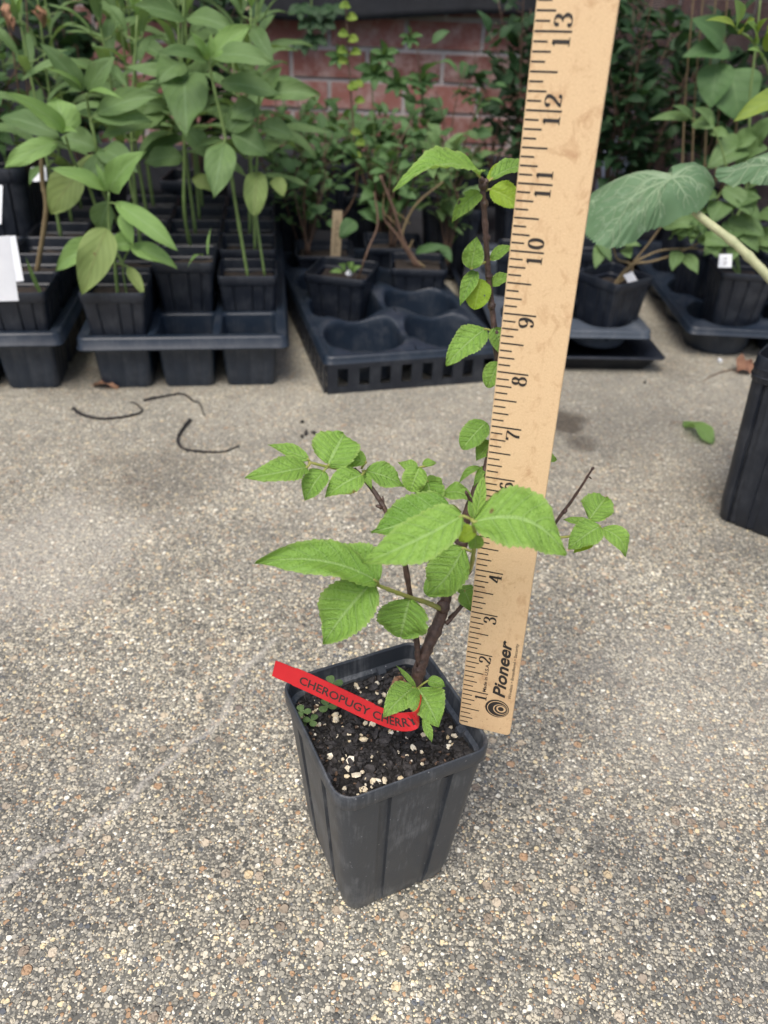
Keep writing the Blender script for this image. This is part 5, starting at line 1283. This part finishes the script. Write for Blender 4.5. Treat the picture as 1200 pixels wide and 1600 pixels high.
# ------------------------------------------------------------------ cloth, net, odd things behind
def sheet(name, x0, x1, z0f, z1, yf, mat, label, cat, nx=60, nz=16, amp=.012):
    b = MB(); vs = []
    for j in range(nz + 1):
        for i in range(nx + 1):
            x = x0 + (x1 - x0) * i / nx; z = z0f(x) + (z1 - z0f(x)) * j / nz
            vs.append((x, yf(x) + amp * noise.noise(V((x * 9, z * 3, 1))) + amp * .6 * math.sin(x * 38 + z * 4), z))
    b.add(vs, [(j * (nx + 1) + i, j * (nx + 1) + i + 1, (j + 1) * (nx + 1) + i + 1, (j + 1) * (nx + 1) + i) for j in range(nz) for i in range(nx)])
    o = b.build(name, M[mat]); sm_ = o.modifiers.new('thickness', 'SOLIDIFY'); sm_.thickness = .0012; return tag(o, label, cat)
sheet('ground_cloth', -.70, .34, lambda x: .400 + .012 * math.sin(x * 7) + .01 * x, .62, lambda x: WY - .05 + .052 * x, 'cloth', 'black cloth with a brass eyelet hanging across the top of the brick wall', 'cloth')
b = MB(); vs = []
for j in range(9):
    for i in range(61):
        x = -1.7 + 3.1 * i / 60; y = 1.49 + (WY + .052 * x - .012 - 1.49) * j / 8; vs.append((x, y, .006 + .004 * noise.noise(V((x * 6, y * 6, 0)))))
b.add(vs, [(j * 61 + i, j * 61 + i + 1, (j + 1) * 61 + i + 1, (j + 1) * 61 + i) for j in range(8) for i in range(60)])
tag(b.build('dark_sheet', M['cloth']), 'added dark sheet darkening the slab between the trays and the wall', 'mat')  # added sheet that darkens the bare slab behind the trays
b = MB(); c = PY(386, 7, WY - .085)
b.loft([[c + SR * (r_ * math.cos(i * .3927)) + V((0, 0, r_ * math.sin(i * .3927))) - V((0, hh, 0)) for i in range(16)] for r_, hh in ((.006, .0), (.007, .003), (.0095, .004), (.0115, .001), (.0118, 0))])
gr = b.build('eyelet', M['metal']); cl = bpy.data.objects['ground_cloth']; gr.parent = cl
sheet('shade_net', .30, 1.25, lambda x: .001, .75, lambda x: WY - .22 + .05 * x, 'net', 'black woven shade net hanging in front of the wall at right', 'net', amp=.03)
sheet('weed_fabric', -1.6, -.74, lambda x: .001, .5, lambda x: WY - .08 + .052 * x, 'cloth', 'black fabric standing against the wall behind the far left plants', 'cloth')
sheet('dark_strip', -.735, .30, lambda x: .001, .125, lambda x: WY - .06 + .052 * x, 'cloth', 'added low black strip darkening the foot of the brick wall', 'cloth', nz=5)  # added strip, stands in for the dark area at the wall foot
def jug(name, loc, w_, h_, mat, label):
    b = MB(); L = []
    for t, s_ in ((0, .9), (.03, 1), (.6, 1), (.78, .8), (.88, .38), (.95, .3), (1, .3)): L.append([V((loc[0] + p.x, loc[1] + p.y, loc[2] + h_ * t)) for p in rrect(w_ * s_, w_ * .7 * s_, w_ * .2 * s_, 4)])
    b.loft(L, capend=True, capstart=True); return tag(b.build(name, M[mat]), label, 'jug')
jug('plastic_jug', (.36, 1.78, .001), .07, .24, 'white', 'white plastic jug glimpsed through the dark shrub right of the yardstick')
jug('plastic_jug', (.46, 1.80, .001), .07, .27, 'blue', 'pale blue plastic jug glimpsed among dark leaves right of the yardstick')
b = MB(); b.box((.17, 1.50, .022), .07, .05, .040, .2); b.box((.17, 1.50, .0442), .076, .056, .004, .2); tag(b.build('storage_box', M['white']), 'low white plastic box between the plants left of the yardstick', 'box')

# ------------------------------------------------------------------ things lying on the slab
def ground_twig(pts, r0, label, seed=1, mat='debris'):
    b = MB(); P = []
    for k, q in enumerate(pts): P.append(GZ(q[0], q[1]) + V((0, 0, r0 * (1.0 + (q[2] if len(q) > 2 else 0)))))
    stem(b, P, r0 * 1.15, r0 * .35, 8, .38, 9, seed=seed); tag(b.build('twig', M[mat]), label, 'twig', 'dark shrivelled twigs on the slab')
ground_twig([(114, 640), (130, 650), (160, 656), (200, 652), (222, 644), (212, 632), (203, 630)], .0018, 'dark curled twig lying nearest the left trays', 2)
ground_twig([(224, 627), (250, 622), (285, 617), (302, 628), (312, 632), (320, 652)], .0016, 'thin dark twig arching right of the hooked one', 3)
ground_twig([(298, 658), (286, 672), (278, 690), (290, 704), (330, 708), (352, 707), (374, 698)], .0019, 'black hooked twig lying closest to the cherry pot', 4)
b = MB(); rgd = random.Random(3)
for dx, dy in ((0, 0), (12, -2), (-6, 4)): blob(b, GZ(478 + dx, 680 + dy) + V((0, 0, .002)), (.007, .003, .002), rgd, 0)
tag(b.build('soil_clump', M['debris']), 'small black clump of soil on the slab behind the cherry leaves', 'debris')
b = MB(); blob(b, GZ(472, 661) + V((0, 0, .001)), (.006, .003, .0012), rgd, 0); tag(b.build('soil_clump', M['debris']), 'tiny dark crumb behind the black soil clump', 'debris')
b = MB(); leaf(b, GZ(1066, 664) + V((0, 0, .003)), GZ(1112, 696) + V((0, 0, .004)), .024, V((0, -.2, 1)), 'obov', .10, .35, .02, nu=24, nv=5, wave=.5, pet=GZ(1046, 664) + V((0, 0, .002)), petr=.0006, r=.7)
tag(b.build('fallen_leaf', [M['lance_hi'], M['twig_mid']]), 'fallen green leaf lying on the slab left of the near ribbed pot', 'leaf')
b = MB(); leaf(b, GZ(146, 604) + V((0, 0, .002)), GZ(186, 608) + V((0, 0, .003)), .014, V((0, -.3, 1)), 'ovate', .15, .3, .1, nu=16, wave=.8)
tag(b.build('fallen_leaf', M['dead']), 'dry brown leaf scrap under the front edge of the left tray', 'leaf')
b = MB(); leaf(b, GZ(1150, 585) + V((0, 0, .003)), GZ(1172, 574) + V((0, 0, .006)), .028, V((0, -.3, 1)), 'ovate', .15, .3, .1, nu=16, wave=.8)
tag(b.build('fallen_leaf', M['dead']), 'crumpled tan leaf on the slab beside the near ribbed pot', 'leaf')
ground_twig([(1148, 578), (1125, 583), (1105, 592), (1098, 600)], .0010, 'thin pale brown twig by the tan leaf', 5, 'twig_mid')
b = MB(); blob(b, GZ(1124, 566) + V((0, 0, .003)), (.005, .004, .003), rgd, 0); tag(b.build('pebble', M['white']), 'small white pebble beside the right-hand tray', 'pebble')
b = MB(); blob(b, GZ(1007, 599) + V((0, 0, .002)), (.004, .003, .0015), rgd, 0); tag(b.build('soil_clump', M['debris']), 'dark crumb on the slab in front of the grey cup tray', 'debris')
